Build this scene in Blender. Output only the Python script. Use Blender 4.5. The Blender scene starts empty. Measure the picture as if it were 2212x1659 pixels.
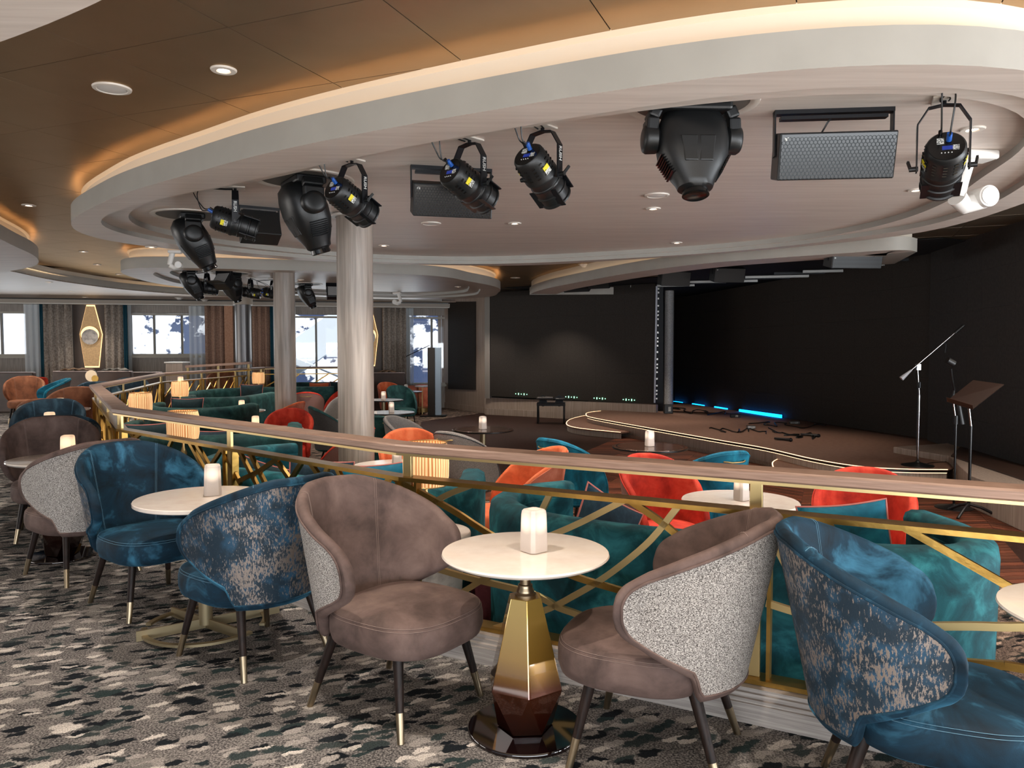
import bpy, bmesh, math, random
from mathutils import Vector, Matrix
random.seed(7)
PI = math.pi
R = math.radians
SC = bpy.context.scene
COL = SC.collection

# ------------------------------------------------------------------ camera, world, big lights, exposure
FPX, HC, LZ0 = 1670.0, 1.59, -0.28
PITCH = math.atan(79.5 / FPX)
CP, SP = math.cos(PITCH), math.sin(PITCH)
cam_d = bpy.data.cameras.new('camera')
cam_d.sensor_width = 36.0
cam_d.lens = FPX / 2212 * 36.0
cam_d.clip_end = 600
cam = bpy.data.objects.new('camera', cam_d)
COL.objects.link(cam)
cam.location = (0, 0, HC)
cam.rotation_euler = (PI / 2 - PITCH, 0, 0)
SC.camera = cam
SC.view_settings.view_transform = 'Standard'
SC.view_settings.look = 'None'
SC.view_settings.exposure = 0.5
SC.view_settings.gamma = 1.0
SC.view_settings.use_curve_mapping = False
try:
    SC.cycles.use_denoising = True
    SC.cycles.max_bounces = 7
    SC.cycles.sample_clamp_indirect = 4.0
    SC.cycles.use_light_tree = True
except Exception:
    pass
w = bpy.data.worlds.new('sky')
SC.world = w
w.use_nodes = True
wn = w.node_tree.nodes
bg = wn['Background']
bg.inputs[0].default_value = (0.76, 0.86, 1.0, 1)
bg.inputs[1].default_value = 0.72


def area(name, loc, rot, sx, sy, power, color):
    l = bpy.data.lights.new(name, 'AREA')
    l.shape = 'RECTANGLE'
    l.size, l.size_y = sx, sy
    l.energy = power
    l.color = color
    o = bpy.data.objects.new(name, l)
    o.location = loc
    o.rotation_euler = rot
    COL.objects.link(o)
    return o


# daylight through the windows behind and to the right of the camera, and through the far windows
area('daylight_behind', (2.0, -6.5, 1.0), (R(101), 0, R(4)), 13, 1.8, 620, (0.90, 0.95, 1.0))
area('daylight_right', (9.6, 1.2, 0.7), (R(104), 0, R(62)), 8, 1.6, 600, (0.90, 0.95, 1.0))
area('daylight_left', (-17.5, 8.0, 1.2), (R(104), 0, R(-90)), 16, 1.6, 420, (1.0, 0.95, 0.9))
area('daylight_far', (-8.0, 20.6, 1.9), (R(-98), 0, R(12)), 11, 1.3, 60, (0.9, 0.96, 1.0))

# added upward fill lights, behind and beside the camera, to brighten the ceiling
area('ceiling_fill_behind', (0.5, -1.6, 0.04), (R(180), 0, 0), 11, 2.6, 330, (1.0, 0.95, 0.90))
area('ceiling_fill_right', (7.2, 2.4, LZ0 + 0.02), (R(180), 0, 0), 3.0, 4.0, 150, (1.0, 0.95, 0.90))

# ------------------------------------------------------------------ projection helpers (photo pixels -> metres)
def ray(px, py):
    x = (px - 1106) / FPX
    v = -(py - 829.5) / FPX
    return Vector((x, CP + v * SP, -SP + v * CP))


def at(px, py, z):
    d = ray(px, py)
    t = (z - HC) / d.z
    return Vector((d.x * t, d.y * t, z))


def atd(px, py, Y):
    d = ray(px, py)
    t = Y / d.y
    return Vector((d.x * t, Y, HC + d.z * t))


def onplane(px, py, a, b):
    """point where the ray meets the vertical plane through a and b"""
    d = ray(px, py)
    nx, ny = -(b[1] - a[1]), (b[0] - a[0])
    t = (a[0] * nx + a[1] * ny) / (d.x * nx + d.y * ny)
    return Vector((d.x * t, d.y * t, HC + d.z * t))


LZ = -0.28      # sunken lounge and dance floor
Z1, Z2, Z3, Z4, ZC = 3.014, 2.84, 2.89, 2.95, 3.17


# ------------------------------------------------------------------ materials
def hexc(h):
    h = h.lstrip('#')
    out = []
    for i in (0, 2, 4):
        c = int(h[i:i + 2], 16) / 255
        out.append(c / 12.92 if c <= 0.04045 else ((c + 0.055) / 1.055) ** 2.4)
    return (*out, 1.0)


MATS = {}


def newmat(name):
    m = bpy.data.materials.new(name)
    m.use_nodes = True
    MATS[name] = m
    nt = m.node_tree
    return m, nt, nt.nodes, nt.links, nt.nodes['Principled BSDF']


def mat(name, col, rough=0.5, metal=0.0, col2=None, nscale=8.0, ncontrast=(0.35, 0.65), bump=0.0, bscale=60.0,
        sheen=0.0, coat=0.0, emit=None, estr=0.0, stretch=None, spec=0.5, detail=4.0, sheencol=None, alpha=None):
    if name in MATS:
        return MATS[name]
    m, nt, N, L, b = newmat(name)
    b.inputs['Base Color'].default_value = hexc(col)
    b.inputs['Roughness'].default_value = rough
    b.inputs['Metallic'].default_value = metal
    b.inputs['Specular IOR Level'].default_value = spec
    b.inputs['Coat Weight'].default_value = coat
    b.inputs['Coat Roughness'].default_value = 0.08
    if sheen:
        b.inputs['Sheen Weight'].default_value = sheen
        b.inputs['Sheen Roughness'].default_value = 0.35
        b.inputs['Sheen Tint'].default_value = hexc(sheencol or 'ffffff')
    if emit:
        b.inputs['Emission Color'].default_value = hexc(emit)
        b.inputs['Emission Strength'].default_value = estr
    tc = N.new('ShaderNodeTexCoord')
    mp = N.new('ShaderNodeMapping')
    L.new(tc.outputs['Object'], mp.inputs['Vector'])
    if stretch:
        mp.inputs['Scale'].default_value = stretch
    if col2:
        nz = N.new('ShaderNodeTexNoise')
        nz.inputs['Scale'].default_value = nscale
        nz.inputs['Detail'].default_value = detail
        L.new(mp.outputs[0], nz.inputs['Vector'])
        rp = N.new('ShaderNodeValToRGB')
        rp.color_ramp.elements[0].position = ncontrast[0]
        rp.color_ramp.elements[1].position = ncontrast[1]
        rp.color_ramp.elements[0].color = hexc(col)
        rp.color_ramp.elements[1].color = hexc(col2)
        L.new(nz.outputs['Fac'], rp.inputs[0])
        L.new(rp.outputs[0], b.inputs['Base Color'])
    if bump:
        nb = N.new('ShaderNodeTexNoise')
        nb.inputs['Scale'].default_value = bscale
        nb.inputs['Detail'].default_value = 3
        L.new(mp.outputs[0], nb.inputs['Vector'])
        bp = N.new('ShaderNodeBump')
        bp.inputs['Strength'].default_value = bump
        bp.inputs['Distance'].default_value = 0.01
        L.new(nb.outputs['Fac'], bp.inputs['Height'])
        L.new(bp.outputs[0], b.inputs['Normal'])
    return m


def velvet(name, dark, mid, light, crush=1.0):
    """velvet whose pile lies in patches: three tones by noise, sheen on top"""
    m, nt, N, L, b = newmat(name)
    tc = N.new('ShaderNodeTexCoord')
    nz = N.new('ShaderNodeTexNoise')
    nz.inputs['Scale'].default_value = 5.0
    nz.inputs['Detail'].default_value = 5
    nz.inputs['Roughness'].default_value = 0.6
    nz.inputs['Distortion'].default_value = 0.6 * crush
    L.new(tc.outputs['Object'], nz.inputs['Vector'])
    rp = N.new('ShaderNodeValToRGB')
    e = rp.color_ramp.elements
    e[0].position, e[0].color = 0.32, hexc(dark)
    e[1].position, e[1].color = 0.72, hexc(light)
    k = e.new(0.5)
    k.color = hexc(mid)
    L.new(nz.outputs['Fac'], rp.inputs[0])
    L.new(rp.outputs[0], b.inputs['Base Color'])
    b.inputs['Roughness'].default_value = 0.75
    b.inputs['Specular IOR Level'].default_value = 0.25
    b.inputs['Sheen Weight'].default_value = 0.35
    b.inputs['Sheen Roughness'].default_value = 0.3
    b.inputs['Sheen Tint'].default_value = hexc(light)
    n2 = N.new('ShaderNodeTexNoise')
    n2.inputs['Scale'].default_value = 350
    L.new(tc.outputs['Object'], n2.inputs['Vector'])
    bp = N.new('ShaderNodeBump')
    bp.inputs['Strength'].default_value = 0.15
    bp.inputs['Distance'].default_value = 0.003
    L.new(n2.outputs['Fac'], bp.inputs['Height'])
    L.new(bp.outputs[0], b.inputs['Normal'])
    return m


def woven(name, dark, light, scale=(170, 170, 300), lo=0.42, hi=0.6, rough=0.85, metal=0.0):
    m, nt, N, L, b = newmat(name)
    tc = N.new('ShaderNodeTexCoord')
    mp = N.new('ShaderNodeMapping')
    mp.inputs['Scale'].default_value = scale
    L.new(tc.outputs['Object'], mp.inputs['Vector'])
    nz = N.new('ShaderNodeTexNoise')
    nz.inputs['Scale'].default_value = 1.0
    nz.inputs['Detail'].default_value = 2
    L.new(mp.outputs[0], nz.inputs['Vector'])
    rp = N.new('ShaderNodeValToRGB')
    rp.color_ramp.elements[0].position = lo
    rp.color_ramp.elements[1].position = hi
    rp.color_ramp.elements[0].color = hexc(dark)
    rp.color_ramp.elements[1].color = hexc(light)
    L.new(nz.outputs['Fac'], rp.inputs[0])
    L.new(rp.outputs[0], b.inputs['Base Color'])
    b.inputs['Roughness'].default_value = rough
    bp = N.new('ShaderNodeBump')
    bp.inputs['Strength'].default_value = 0.6
    bp.inputs['Distance'].default_value = 0.004
    L.new(nz.outputs['Fac'], bp.inputs['Height'])
    L.new(bp.outputs[0], b.inputs['Normal'])
    return m


def metallic_weave(name):
    """navy jacquard with worn copper-silver threads in vertical flecks"""
    m, nt, N, L, b = newmat(name)
    tc = N.new('ShaderNodeTexCoord')
    mp = N.new('ShaderNodeMapping')
    mp.inputs['Scale'].default_value = (130, 130, 42)
    L.new(tc.outputs['Object'], mp.inputs['Vector'])
    n1 = N.new('ShaderNodeTexNoise')
    n1.inputs['Scale'].default_value = 1.0
    n1.inputs['Detail'].default_value = 4
    n1.inputs['Roughness'].default_value = 0.7
    L.new(mp.outputs[0], n1.inputs['Vector'])
    n3 = N.new('ShaderNodeTexNoise')
    n3.inputs['Scale'].default_value = 7
    L.new(tc.outputs['Object'], n3.inputs['Vector'])
    add = N.new('ShaderNodeMath')
    add.operation = 'ADD'
    m1 = N.new('ShaderNodeMath')
    m1.operation = 'MULTIPLY_ADD'
    m1.inputs[1].default_value = 1.45
    m1.inputs[2].default_value = -.45 * .5
    L.new(n1.outputs['Fac'], m1.inputs[0])
    m3 = N.new('ShaderNodeMath')
    m3.operation = 'MULTIPLY_ADD'
    m3.inputs[1].default_value = .75
    m3.inputs[2].default_value = .25 * .5
    L.new(n3.outputs['Fac'], m3.inputs[0])
    L.new(m1.outputs[0], add.inputs[0])
    L.new(m3.outputs[0], add.inputs[1])
    r1 = N.new('ShaderNodeValToRGB')
    r1.color_ramp.elements[0].position = 0.525
    r1.color_ramp.elements[1].position = 0.555
    mul = N.new('ShaderNodeMath')
    mul.operation = 'MULTIPLY'
    mul.inputs[1].default_value = 0.5
    L.new(add.outputs[0], mul.inputs[0])
    L.new(mul.outputs[0], r1.inputs[0])
    mix = N.new('ShaderNodeMixRGB')
    mix.inputs[1].default_value = hexc('16303f')
    mix.inputs[2].default_value = hexc('a89c94')
    L.new(r1.outputs[0], mix.inputs[0])
    n2 = N.new('ShaderNodeTexNoise')
    n2.inputs['Scale'].default_value = 14
    n2.inputs['Detail'].default_value = 6
    L.new(tc.outputs['Object'], n2.inputs['Vector'])
    r2 = N.new('ShaderNodeValToRGB')
    r2.color_ramp.elements[0].position = 0.45
    r2.color_ramp.elements[1].position = 0.62
    r2.color_ramp.elements[0].color = hexc('102634')
    r2.color_ramp.elements[1].color = hexc('1c435c')
    L.new(n2.outputs['Fac'], r2.inputs[0])
    L.new(r2.outputs[0], mix.inputs[1])
    L.new(mix.outputs[0], b.inputs['Base Color'])
    L.new(r1.outputs[0], b.inputs['Metallic'])
    b.inputs['Roughness'].default_value = 0.5
    bp = N.new('ShaderNodeBump')
    bp.inputs['Strength'].default_value = 0.4
    bp.inputs['Distance'].default_value = 0.003
    L.new(n1.outputs['Fac'], bp.inputs['Height'])
    L.new(bp.outputs[0], b.inputs['Normal'])
    return m


def wood(name, c1, c2, scale=(3, 60, 60), rough=0.45, coat=0.0, dist=1.0):
    m, nt, N, L, b = newmat(name)
    tc = N.new('ShaderNodeTexCoord')
    mp = N.new('ShaderNodeMapping')
    mp.inputs['Scale'].default_value = scale
    L.new(tc.outputs['Object'], mp.inputs['Vector'])
    nz = N.new('ShaderNodeTexNoise')
    nz.inputs['Scale'].default_value = 1.0
    nz.inputs['Detail'].default_value = 6
    nz.inputs['Distortion'].default_value = dist
    L.new(mp.outputs[0], nz.inputs['Vector'])
    rp = N.new('ShaderNodeValToRGB')
    rp.color_ramp.elements[0].position = 0.36
    rp.color_ramp.elements[1].position = 0.64
    rp.color_ramp.elements[0].color = hexc(c1)
    rp.color_ramp.elements[1].color = hexc(c2)
    L.new(nz.outputs['Fac'], rp.inputs[0])
    L.new(rp.outputs[0], b.inputs['Base Color'])
    b.inputs['Roughness'].default_value = rough
    b.inputs['Coat Weight'].default_value = coat
    return m


def carpet_mat(name, warm=False):
    m, nt, N, L, b = newmat(name)
    tc = N.new('ShaderNodeTexCoord')

    def noise(scale, detail=4, vec=None):
        n = N.new('ShaderNodeTexNoise')
        n.inputs['Scale'].default_value = scale
        n.inputs['Detail'].default_value = detail
        L.new(vec or tc.outputs['Object'], n.inputs['Vector'])
        return n

    def ramp(src, stops):
        r = N.new('ShaderNodeValToRGB')
        e = r.color_ramp.elements
        e[0].position, e[0].color = stops[0][0], stops[0][1]
        e[1].position, e[1].color = stops[-1][0], stops[-1][1]
        for p, c in stops[1:-1]:
            k = e.new(p)
            k.color = c
        L.new(src, r.inputs[0])
        return r
    # wobble the coordinates so that the brush strokes get ragged edges
    wob = noise(18, 5)
    sub = N.new('ShaderNodeVectorMath')
    sub.operation = 'SUBTRACT'
    sub.inputs[1].default_value = (0.5, 0.5, 0.5)
    L.new(wob.outputs['Color'], sub.inputs[0])
    scl = N.new('ShaderNodeVectorMath')
    scl.operation = 'SCALE'
    scl.inputs['Scale'].default_value = 0.075
    L.new(sub.outputs[0], scl.inputs[0])
    wob2 = noise(85, 3)
    scl2 = N.new('ShaderNodeVectorMath')
    scl2.operation = 'SCALE'
    scl2.inputs['Scale'].default_value = 0.022
    L.new(wob2.outputs['Color'], scl2.inputs[0])
    addw = N.new('ShaderNodeVectorMath')
    L.new(scl2.outputs[0], addw.inputs[0])
    L.new(scl.outputs[0], addw.inputs[1])
    addv = N.new('ShaderNodeVectorMath')
    L.new(tc.outputs['Object'], addv.inputs[0])
    L.new(addw.outputs[0], addv.inputs[1])
    base_n = noise(5.0, 8)
    base = ramp(base_n.outputs['Fac'], [(0.35, hexc('4f4d4e')), (0.52, hexc('6f6b6a')), (0.68, hexc('8c8783'))])
    speck_n = noise(110, 4)
    speck = ramp(speck_n.outputs['Fac'], [(0.42, hexc('343334')), (0.6, hexc('a39e9a'))])
    mixb = N.new('ShaderNodeMixRGB')
    mixb.inputs[0].default_value = 0.6
    L.new(base.outputs[0], mixb.inputs[1])
    L.new(speck.outputs[0], mixb.inputs[2])
    cur = mixb.outputs[0]
    layers = [((0.0, 0.0), 0.58, 0.85), ((3.3, 7.1), 0.58, 1.1), ((9.4, 2.2), 0.6, 0.75)]
    for i, ((ox, oy), dens, sc) in enumerate(layers):
        mp = N.new('ShaderNodeMapping')
        mp.vector_type = 'TEXTURE'
        mp.inputs['Rotation'].default_value = (0, 0, R(24))
        mp.inputs['Location'].default_value = (ox, oy, 0)
        mp.inputs['Scale'].default_value = (0.15 * sc, 0.062 * sc, 1)
        L.new(addv.outputs[0], mp.inputs['Vector'])
        vo = N.new('ShaderNodeTexVoronoi')
        vo.voronoi_dimensions = '2D'
        vo.inputs['Scale'].default_value = 1.0
        vo.inputs['Randomness'].default_value = 0.85
        L.new(mp.outputs[0], vo.inputs['Vector'])
        inside = ramp(vo.outputs['Distance'], [(0.34, (1, 1, 1, 1)), (0.42, (0, 0, 0, 1))])
        sep = N.new('ShaderNodeSeparateColor')
        L.new(vo.outputs['Color'], sep.inputs[0])
        big = noise(1.4, 2)
        pick = N.new('ShaderNodeMath')
        pick.operation = 'GREATER_THAN'
        pick.inputs[1].default_value = dens
        L.new(sep.outputs[0], pick.inputs[0])
        mul = N.new('ShaderNodeMath')
        mul.operation = 'MULTIPLY'
        L.new(pick.outputs[0], mul.inputs[0])
        L.new(inside.outputs[0], mul.inputs[1])
        colr = ramp(sep.outputs[1], [(0.0, hexc('15191f')), (0.26, hexc('202428')), (0.28, hexc('2c3a3b')),
                                     (0.52, hexc('3e4444')), (0.54, hexc('8f8a86')), (0.78, hexc('a8a29d')),
                                     (0.80, hexc('beb7b0')), (1.0, hexc('d2cbc4'))])
        colr.color_ramp.interpolation = 'LINEAR'
        mx = N.new('ShaderNodeMixRGB')
        L.new(mul.outputs[0], mx.inputs[0])
        L.new(cur, mx.inputs[1])
        L.new(colr.outputs[0], mx.inputs[2])
        cur = mx.outputs[0]
    fin = N.new('ShaderNodeMixRGB')
    fin.blend_type = 'MULTIPLY'
    fin.inputs[0].default_value = 0.75
    L.new(cur, fin.inputs[1])
    sp2 = ramp(noise(160, 3).outputs['Fac'], [(0.38, (0.35, 0.35, 0.36, 1)), (0.6, (1, 1, 1, 1))])
    L.new(sp2.outputs[0], fin.inputs[2])
    if warm:
        wm = N.new('ShaderNodeMixRGB')
        wm.blend_type = 'MULTIPLY'
        wm.inputs[0].default_value = 1
        wm.inputs[2].default_value = hexc('e8d0c0')
        L.new(fin.outputs[0], wm.inputs[1])
        L.new(wm.outputs[0], b.inputs['Base Color'])
    else:
        L.new(fin.outputs[0], b.inputs['Base Color'])
    b.inputs['Roughness'].default_value = 0.95
    b.inputs['Specular IOR Level'].default_value = 0.1
    bp = N.new('ShaderNodeBump')
    bp.inputs['Strength'].default_value = 0.5
    bp.inputs['Distance'].default_value = 0.006
    L.new(speck_n.outputs['Fac'], bp.inputs['Height'])
    L.new(bp.outputs[0], b.inputs['Normal'])
    return m


def zramp_mat(name, stops, z0, z1, rough=0.15, metal=0.6, coat=1.0):
    """colour that runs with the object's own height (an ombre lacquer finish)"""
    m, nt, N, L, b = newmat(name)
    tc = N.new('ShaderNodeTexCoord')
    sx = N.new('ShaderNodeSeparateXYZ')
    L.new(tc.outputs['Object'], sx.inputs[0])
    mr = N.new('ShaderNodeMapRange')
    mr.inputs['From Min'].default_value = z0
    mr.inputs['From Max'].default_value = z1
    L.new(sx.outputs['Z'], mr.inputs[0])
    rp = N.new('ShaderNodeValToRGB')
    e = rp.color_ramp.elements
    e[0].position, e[0].color = stops[0][0], hexc(stops[0][1])
    e[1].position, e[1].color = stops[-1][0], hexc(stops[-1][1])
    for p, c in stops[1:-1]:
        k = e.new(p)
        k.color = hexc(c)
    L.new(mr.outputs[0], rp.inputs[0])
    L.new(rp.outputs[0], b.inputs['Base Color'])
    b.inputs['Roughness'].default_value = rough
    b.inputs['Metallic'].default_value = metal
    b.inputs['Coat Weight'].default_value = coat
    b.inputs['Coat Roughness'].default_value = 0.03
    return m


def glow_mat(name, base, glow, cz, rad, strength, floor_=0.25):
    """frosted glass lit from inside: brightest round the flame at height cz"""
    m, nt, N, L, b = newmat(name)
    tc = N.new('ShaderNodeTexCoord')
    vm = N.new('ShaderNodeVectorMath')
    vm.operation = 'DISTANCE'
    vm.inputs[1].default_value = (0, 0, cz)
    L.new(tc.outputs['Object'], vm.inputs[0])
    mr = N.new('ShaderNodeMapRange')
    mr.interpolation_type = 'SMOOTHSTEP'
    mr.inputs['From Min'].default_value = rad * 0.45
    mr.inputs['From Max'].default_value = rad
    mr.inputs['To Min'].default_value = strength
    mr.inputs['To Max'].default_value = strength * floor_
    L.new(vm.outputs['Value'], mr.inputs[0])
    b.inputs['Base Color'].default_value = hexc(base)
    b.inputs['Roughness'].default_value = 0.45
    b.inputs['Emission Color'].default_value = hexc(glow)
    L.new(mr.outputs[0], b.inputs['Emission Strength'])
    return m


def emis(name, col, s):
    m, nt, N, L, b = newmat(name)
    b.inputs['Base Color'].default_value = hexc(col)
    b.inputs['Emission Color'].default_value = hexc(col)
    b.inputs['Emission Strength'].default_value = s
    return m


def perforated(name, c_hole, c_metal, scale):
    m, nt, N, L, b = newmat(name)
    tc = N.new('ShaderNodeTexCoord')
    vo = N.new('ShaderNodeTexVoronoi')
    vo.inputs['Scale'].default_value = scale
    vo.inputs['Randomness'].default_value = 0.05
    L.new(tc.outputs['Object'], vo.inputs['Vector'])
    rp = N.new('ShaderNodeValToRGB')
    rp.color_ramp.elements[0].position = 0.36
    rp.color_ramp.elements[1].position = 0.44
    rp.color_ramp.elements[0].color = hexc(c_hole)
    rp.color_ramp.elements[1].color = hexc(c_metal)
    L.new(vo.outputs['Distance'], rp.inputs[0])
    L.new(rp.outputs[0], b.inputs['Base Color'])
    b.inputs['Roughness'].default_value = 0.5
    return m


def pleat_mat(name):
    m, nt, N, L, b = newmat(name)
    tc = N.new('ShaderNodeTexCoord')
    sx = N.new('ShaderNodeSeparateXYZ')
    L.new(tc.outputs['Object'], sx.inputs[0])
    at2 = N.new('ShaderNodeMath')
    at2.operation = 'ARCTAN2'
    L.new(sx.outputs['Y'], at2.inputs[0])
    L.new(sx.outputs['X'], at2.inputs[1])
    mu = N.new('ShaderNodeMath')
    mu.operation = 'MULTIPLY'
    mu.inputs[1].default_value = 42
    L.new(at2.outputs[0], mu.inputs[0])
    nz = N.new('ShaderNodeTexNoise')
    nz.inputs['Scale'].default_value = 14
    mp = N.new('ShaderNodeMapping')
    mp.inputs['Scale'].default_value = (1, 1, 0.05)
    L.new(tc.outputs['Object'], mp.inputs['Vector'])
    L.new(mp.outputs[0], nz.inputs['Vector'])
    ad = N.new('ShaderNodeMath')
    ad.operation = 'MULTIPLY_ADD'
    ad.inputs[1].default_value = 9.0
    L.new(nz.outputs['Fac'], ad.inputs[0])
    L.new(mu.outputs[0], ad.inputs[2])
    si = N.new('ShaderNodeMath')
    si.operation = 'SINE'
    L.new(ad.outputs[0], si.inputs[0])
    mr = N.new('ShaderNodeMapRange')
    mr.inputs['From Min'].default_value = -1
    mr.inputs['From Max'].default_value = 1
    L.new(si.outputs[0], mr.inputs[0])
    rp = N.new('ShaderNodeValToRGB')
    rp.color_ramp.elements[0].position = 0.0
    rp.color_ramp.elements[0].color = hexc('a8622e')
    rp.color_ramp.elements[1].position = 0.6
    rp.color_ramp.elements[1].color = hexc('f6c48c')
    L.new(mr.outputs[0], rp.inputs[0])
    L.new(rp.outputs[0], b.inputs['Base Color'])
    L.new(rp.outputs[0], b.inputs['Emission Color'])
    b.inputs['Emission Strength'].default_value = 0.5
    b.inputs['Roughness'].default_value = 0.9
    return m


V_BROWN = velvet('brown_velvet', '443733', '5e4d48', '75625b', 0.5)
V_BLUE = velvet('blue_velvet', '06151f', '0c2c3e', '3a7390')  # lightest tone paints the cyan highlights into the pile colour
V_NAVY = velvet('navy_velvet', '0c1822', '172d3b', '33505f')
V_TEAL = velvet('teal_velvet', '052b33', '0b464f', '2f7c84')
V_PETROL = velvet('petrol_velvet', '063b48', '08607a', '1f8299')
V_GREEN = velvet('green_velvet', '10282a', '1d4444', '38625e')
V_RED = velvet('red_velvet', '8c1d12', 'ba3322', 'd04e38', 0.5)
V_ORANGE = velvet('orange_velvet', 'a84a25', 'c9623a', 'd97d55', 0.5)
V_CORAL = velvet('coral_velvet', 'a0503c', 'c46b52', 'd28770', 0.5)
V_COPPER = velvet('copper_velvet', '5f3a28', '7e5038', '936448', 0.5)
V_MAUVE = velvet('mauve_velvet', '5a2c34', '743c44', '8a5058', 0.4)
W_BOUCLE = woven('grey_boucle', '4a4542', 'c4beb8', (190, 190, 420), .40, .62)
W_METAL = metallic_weave('navy_metallic_weave')
W_PINK = woven('pink_woven', '8a625a', 'a9837a', (260, 260, 260), 0.35, 0.65)
W_GREY = woven('grey_woven', '54504e', '918c88', (220, 220, 220), 0.35, 0.65)
W_DARK = woven('dark_woven', '2c2c2e', '5a5958', (220, 220, 220), 0.35, 0.65)
M_STITCH = mat('thread', '85726a', 0.8)
M_STITCHB = mat('blue_thread', '5b8399', 0.8)
M_LEG = wood('dark_wood', '120c0a', '241915', (60, 60, 6), 0.45)
M_LEG.node_tree.nodes['Principled BSDF'].inputs['Specular IOR Level'].default_value = .2
M_FERR = mat('satin_bronze', '9a8a72', 0.32, 1.0)
M_BRASS = mat('aged_brass', 'b8924e', 0.32, 1.0, 'a07e40', 9, (0.3, 0.7), 0.1, 30)
M_BRASSD = mat('satin_brass', 'c9b07c', 0.38, 1.0)
M_CHAMP = mat('champagne_metal', '998b6e', 0.45, 0.8)
M_RAIL = wood('limed_oak_rail', '7d6253', '947868', (5, 5, 150), 0.5, 0, .3)
M_PLINTH = wood('limed_oak_plinth', '8a827d', 'aaa29b', (4, 4, 130), 0.5, 0, .3)
M_OAKV = wood('limed_oak_vertical', '8c7c70', 'a6968a', (45, 45, 1.2), 0.45, 0, 0.4)
M_COLUMN = wood('grey_oak_column', '8c8178', 'ab9f94', (30, 30, 1.3), 0.42, 0, 0.6)
M_WHITE_TOP = mat('white_stone_top', 'e6dcd2', 0.12, 0, 'dccfc4', 14, (0.3, 0.75), coat=0.4)
M_DARK_TOP = wood('dark_wood_top', '2e1d15', '4a3023', (4, 30, 30), 0.25, 0.4)
M_GREY_TOP = wood('grey_wood_top', '4d443e', '655a52', (4, 30, 30), 0.25, 0.4)
M_EDGE = mat('black_edge', '141312', 0.3)
M_GEM = zramp_mat('ombre_lacquer', [(0.0, '160606'), (0.14, '34120a'), (0.38, '4e2410'), (0.6, '9a7430'), (1.0, 'b8964a')], 0.0, 0.56)
M_GEMD = zramp_mat('dark_ombre_lacquer', [(0.0, '0e0404'), (0.2, '200c08'), (0.6, '3a1c0e'), (1.0, '6a4420')], 0.0, 0.56)
M_GEMDISC = mat('black_lacquer', '100506', 0.05, 0.2, coat=1.0)
M_FASCIA = mat('ivory_paint', '9a968e', 0.55, 0, 'a09c94', 3)
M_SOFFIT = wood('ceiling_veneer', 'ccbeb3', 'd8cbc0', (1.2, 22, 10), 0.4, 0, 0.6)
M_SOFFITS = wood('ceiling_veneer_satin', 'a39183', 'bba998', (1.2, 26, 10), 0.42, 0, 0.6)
M_PANEL = mat('bronze_panel', 'b7a58f', 0.37, 0.94, 'bfad97', 3, (0.3, 0.7), 0.02, 300)
M_PANEL.node_tree.nodes['Principled BSDF'].inputs['Specular Tint'].default_value = hexc('bca68c')
M_PANELJ = mat('panel_joint', '9a8870', 0.6)
M_COVE = mat('cove_paint', 'd2c8b8', 0.7)
M_LED = emis('warm_led', 'ffd6a4', 3.0)
M_LEDN = emis('warm_led_step', 'ffd2a8', 1.5)
M_DOWN = emis('downlight_glow', 'ffe2c8', 9.0)
M_WHITEP = mat('white_plastic', 'dcd8d2', 0.4)
M_GRILLE = mat('speaker_cloth', 'cfcac4', 0.8)
M_BLACK = mat('black_housing', '101112', 0.42, 0, bump=0.05, bscale=400)
M_BLACKG = mat('black_gloss', '0b0b0c', 0.2)
M_BLACKM = mat('black_steel', '15161a', 0.35, 0.4)
M_BLUE = mat('blue_plug', '1c4f9c', 0.35)
M_YEL = mat('yellow_sticker', 'd8c81c', 0.6)
M_STICK = mat('white_sticker', 'd2d2cc', 0.6, 0, '6a6a68', 120, (0.45, 0.55))
M_LCD = mat('blue_display', '1a2a6a', 0.2, emit='2a3c9a', estr=0.3)
M_LABELT = mat('white_print', 'c8c8c4', 0.6)
M_HEXG = perforated('honeycomb_grille', '0d0f10', '4a4e50', 70)
M_HEXD = perforated('dark_grille', '08090a', '202224', 70)
M_LEDWALL = mat('led_wall', '2b2622', 0.7, 0, '312c28', 40, (0.4, 0.6), spec=0.25)
M_LEDWALL2 = mat('led_wall_right', '3a3836', 0.7, 0, '333130', 25, (0.4, 0.6), spec=0.3)
M_STAGE = mat('stage_carpet', '6a4a3a', 0.9, 0, '735444', 14, (0.35, 0.65), 0.1, 200)
M_NOSE = mat('black_nosing', '181512', 0.3)
M_CHROME = mat('chrome', 'c8c8cc', 0.12, 1.0)
M_CABLE = mat('black_cable', '0c0c0c', 0.35)
M_BLED = emis('blue_led', '0a8cff', 5.0)
M_GRN = emis('green_led', 'a8ffd0', 1.5)
M_TRUSS = mat('translucent_drape', 'b4b2ae', 0.6, 0.1, 'e0deda', 60, (0.4, 0.6))
M_CURT = mat('patterned_curtain', '887d73', 0.9, 0, 'a89d92', 22, (0.42, 0.58))
M_CURTW = mat('warm_lit_patterned_curtain', '8f7060', 0.9, 0, 'ab8a76', 30, (0.4, 0.6))  # same curtain cloth with warm light put into its colour
M_TEALC = mat('teal_curtain', '0f4a5c', 0.8)
M_WALLP = mat('striped_wallpaper', '87807a', 0.8, 0, 'a09890', 1.0, (0.35, 0.65), stretch=(60, 60, 3))
M_WOODP = mat('sconce_panel', '51463f', 0.5)
M_WFRAME = mat('window_frame_paint', 'a59f92', 0.45)
M_MULL = mat('window_mullion', '77736a', 0.4)
M_BOOTH = mat('brown_leather', '3c2e29', 0.5, 0, '46362f', 5)
M_BOOTHT = mat('leather_top', '9a8a88', 0.5)
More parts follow.
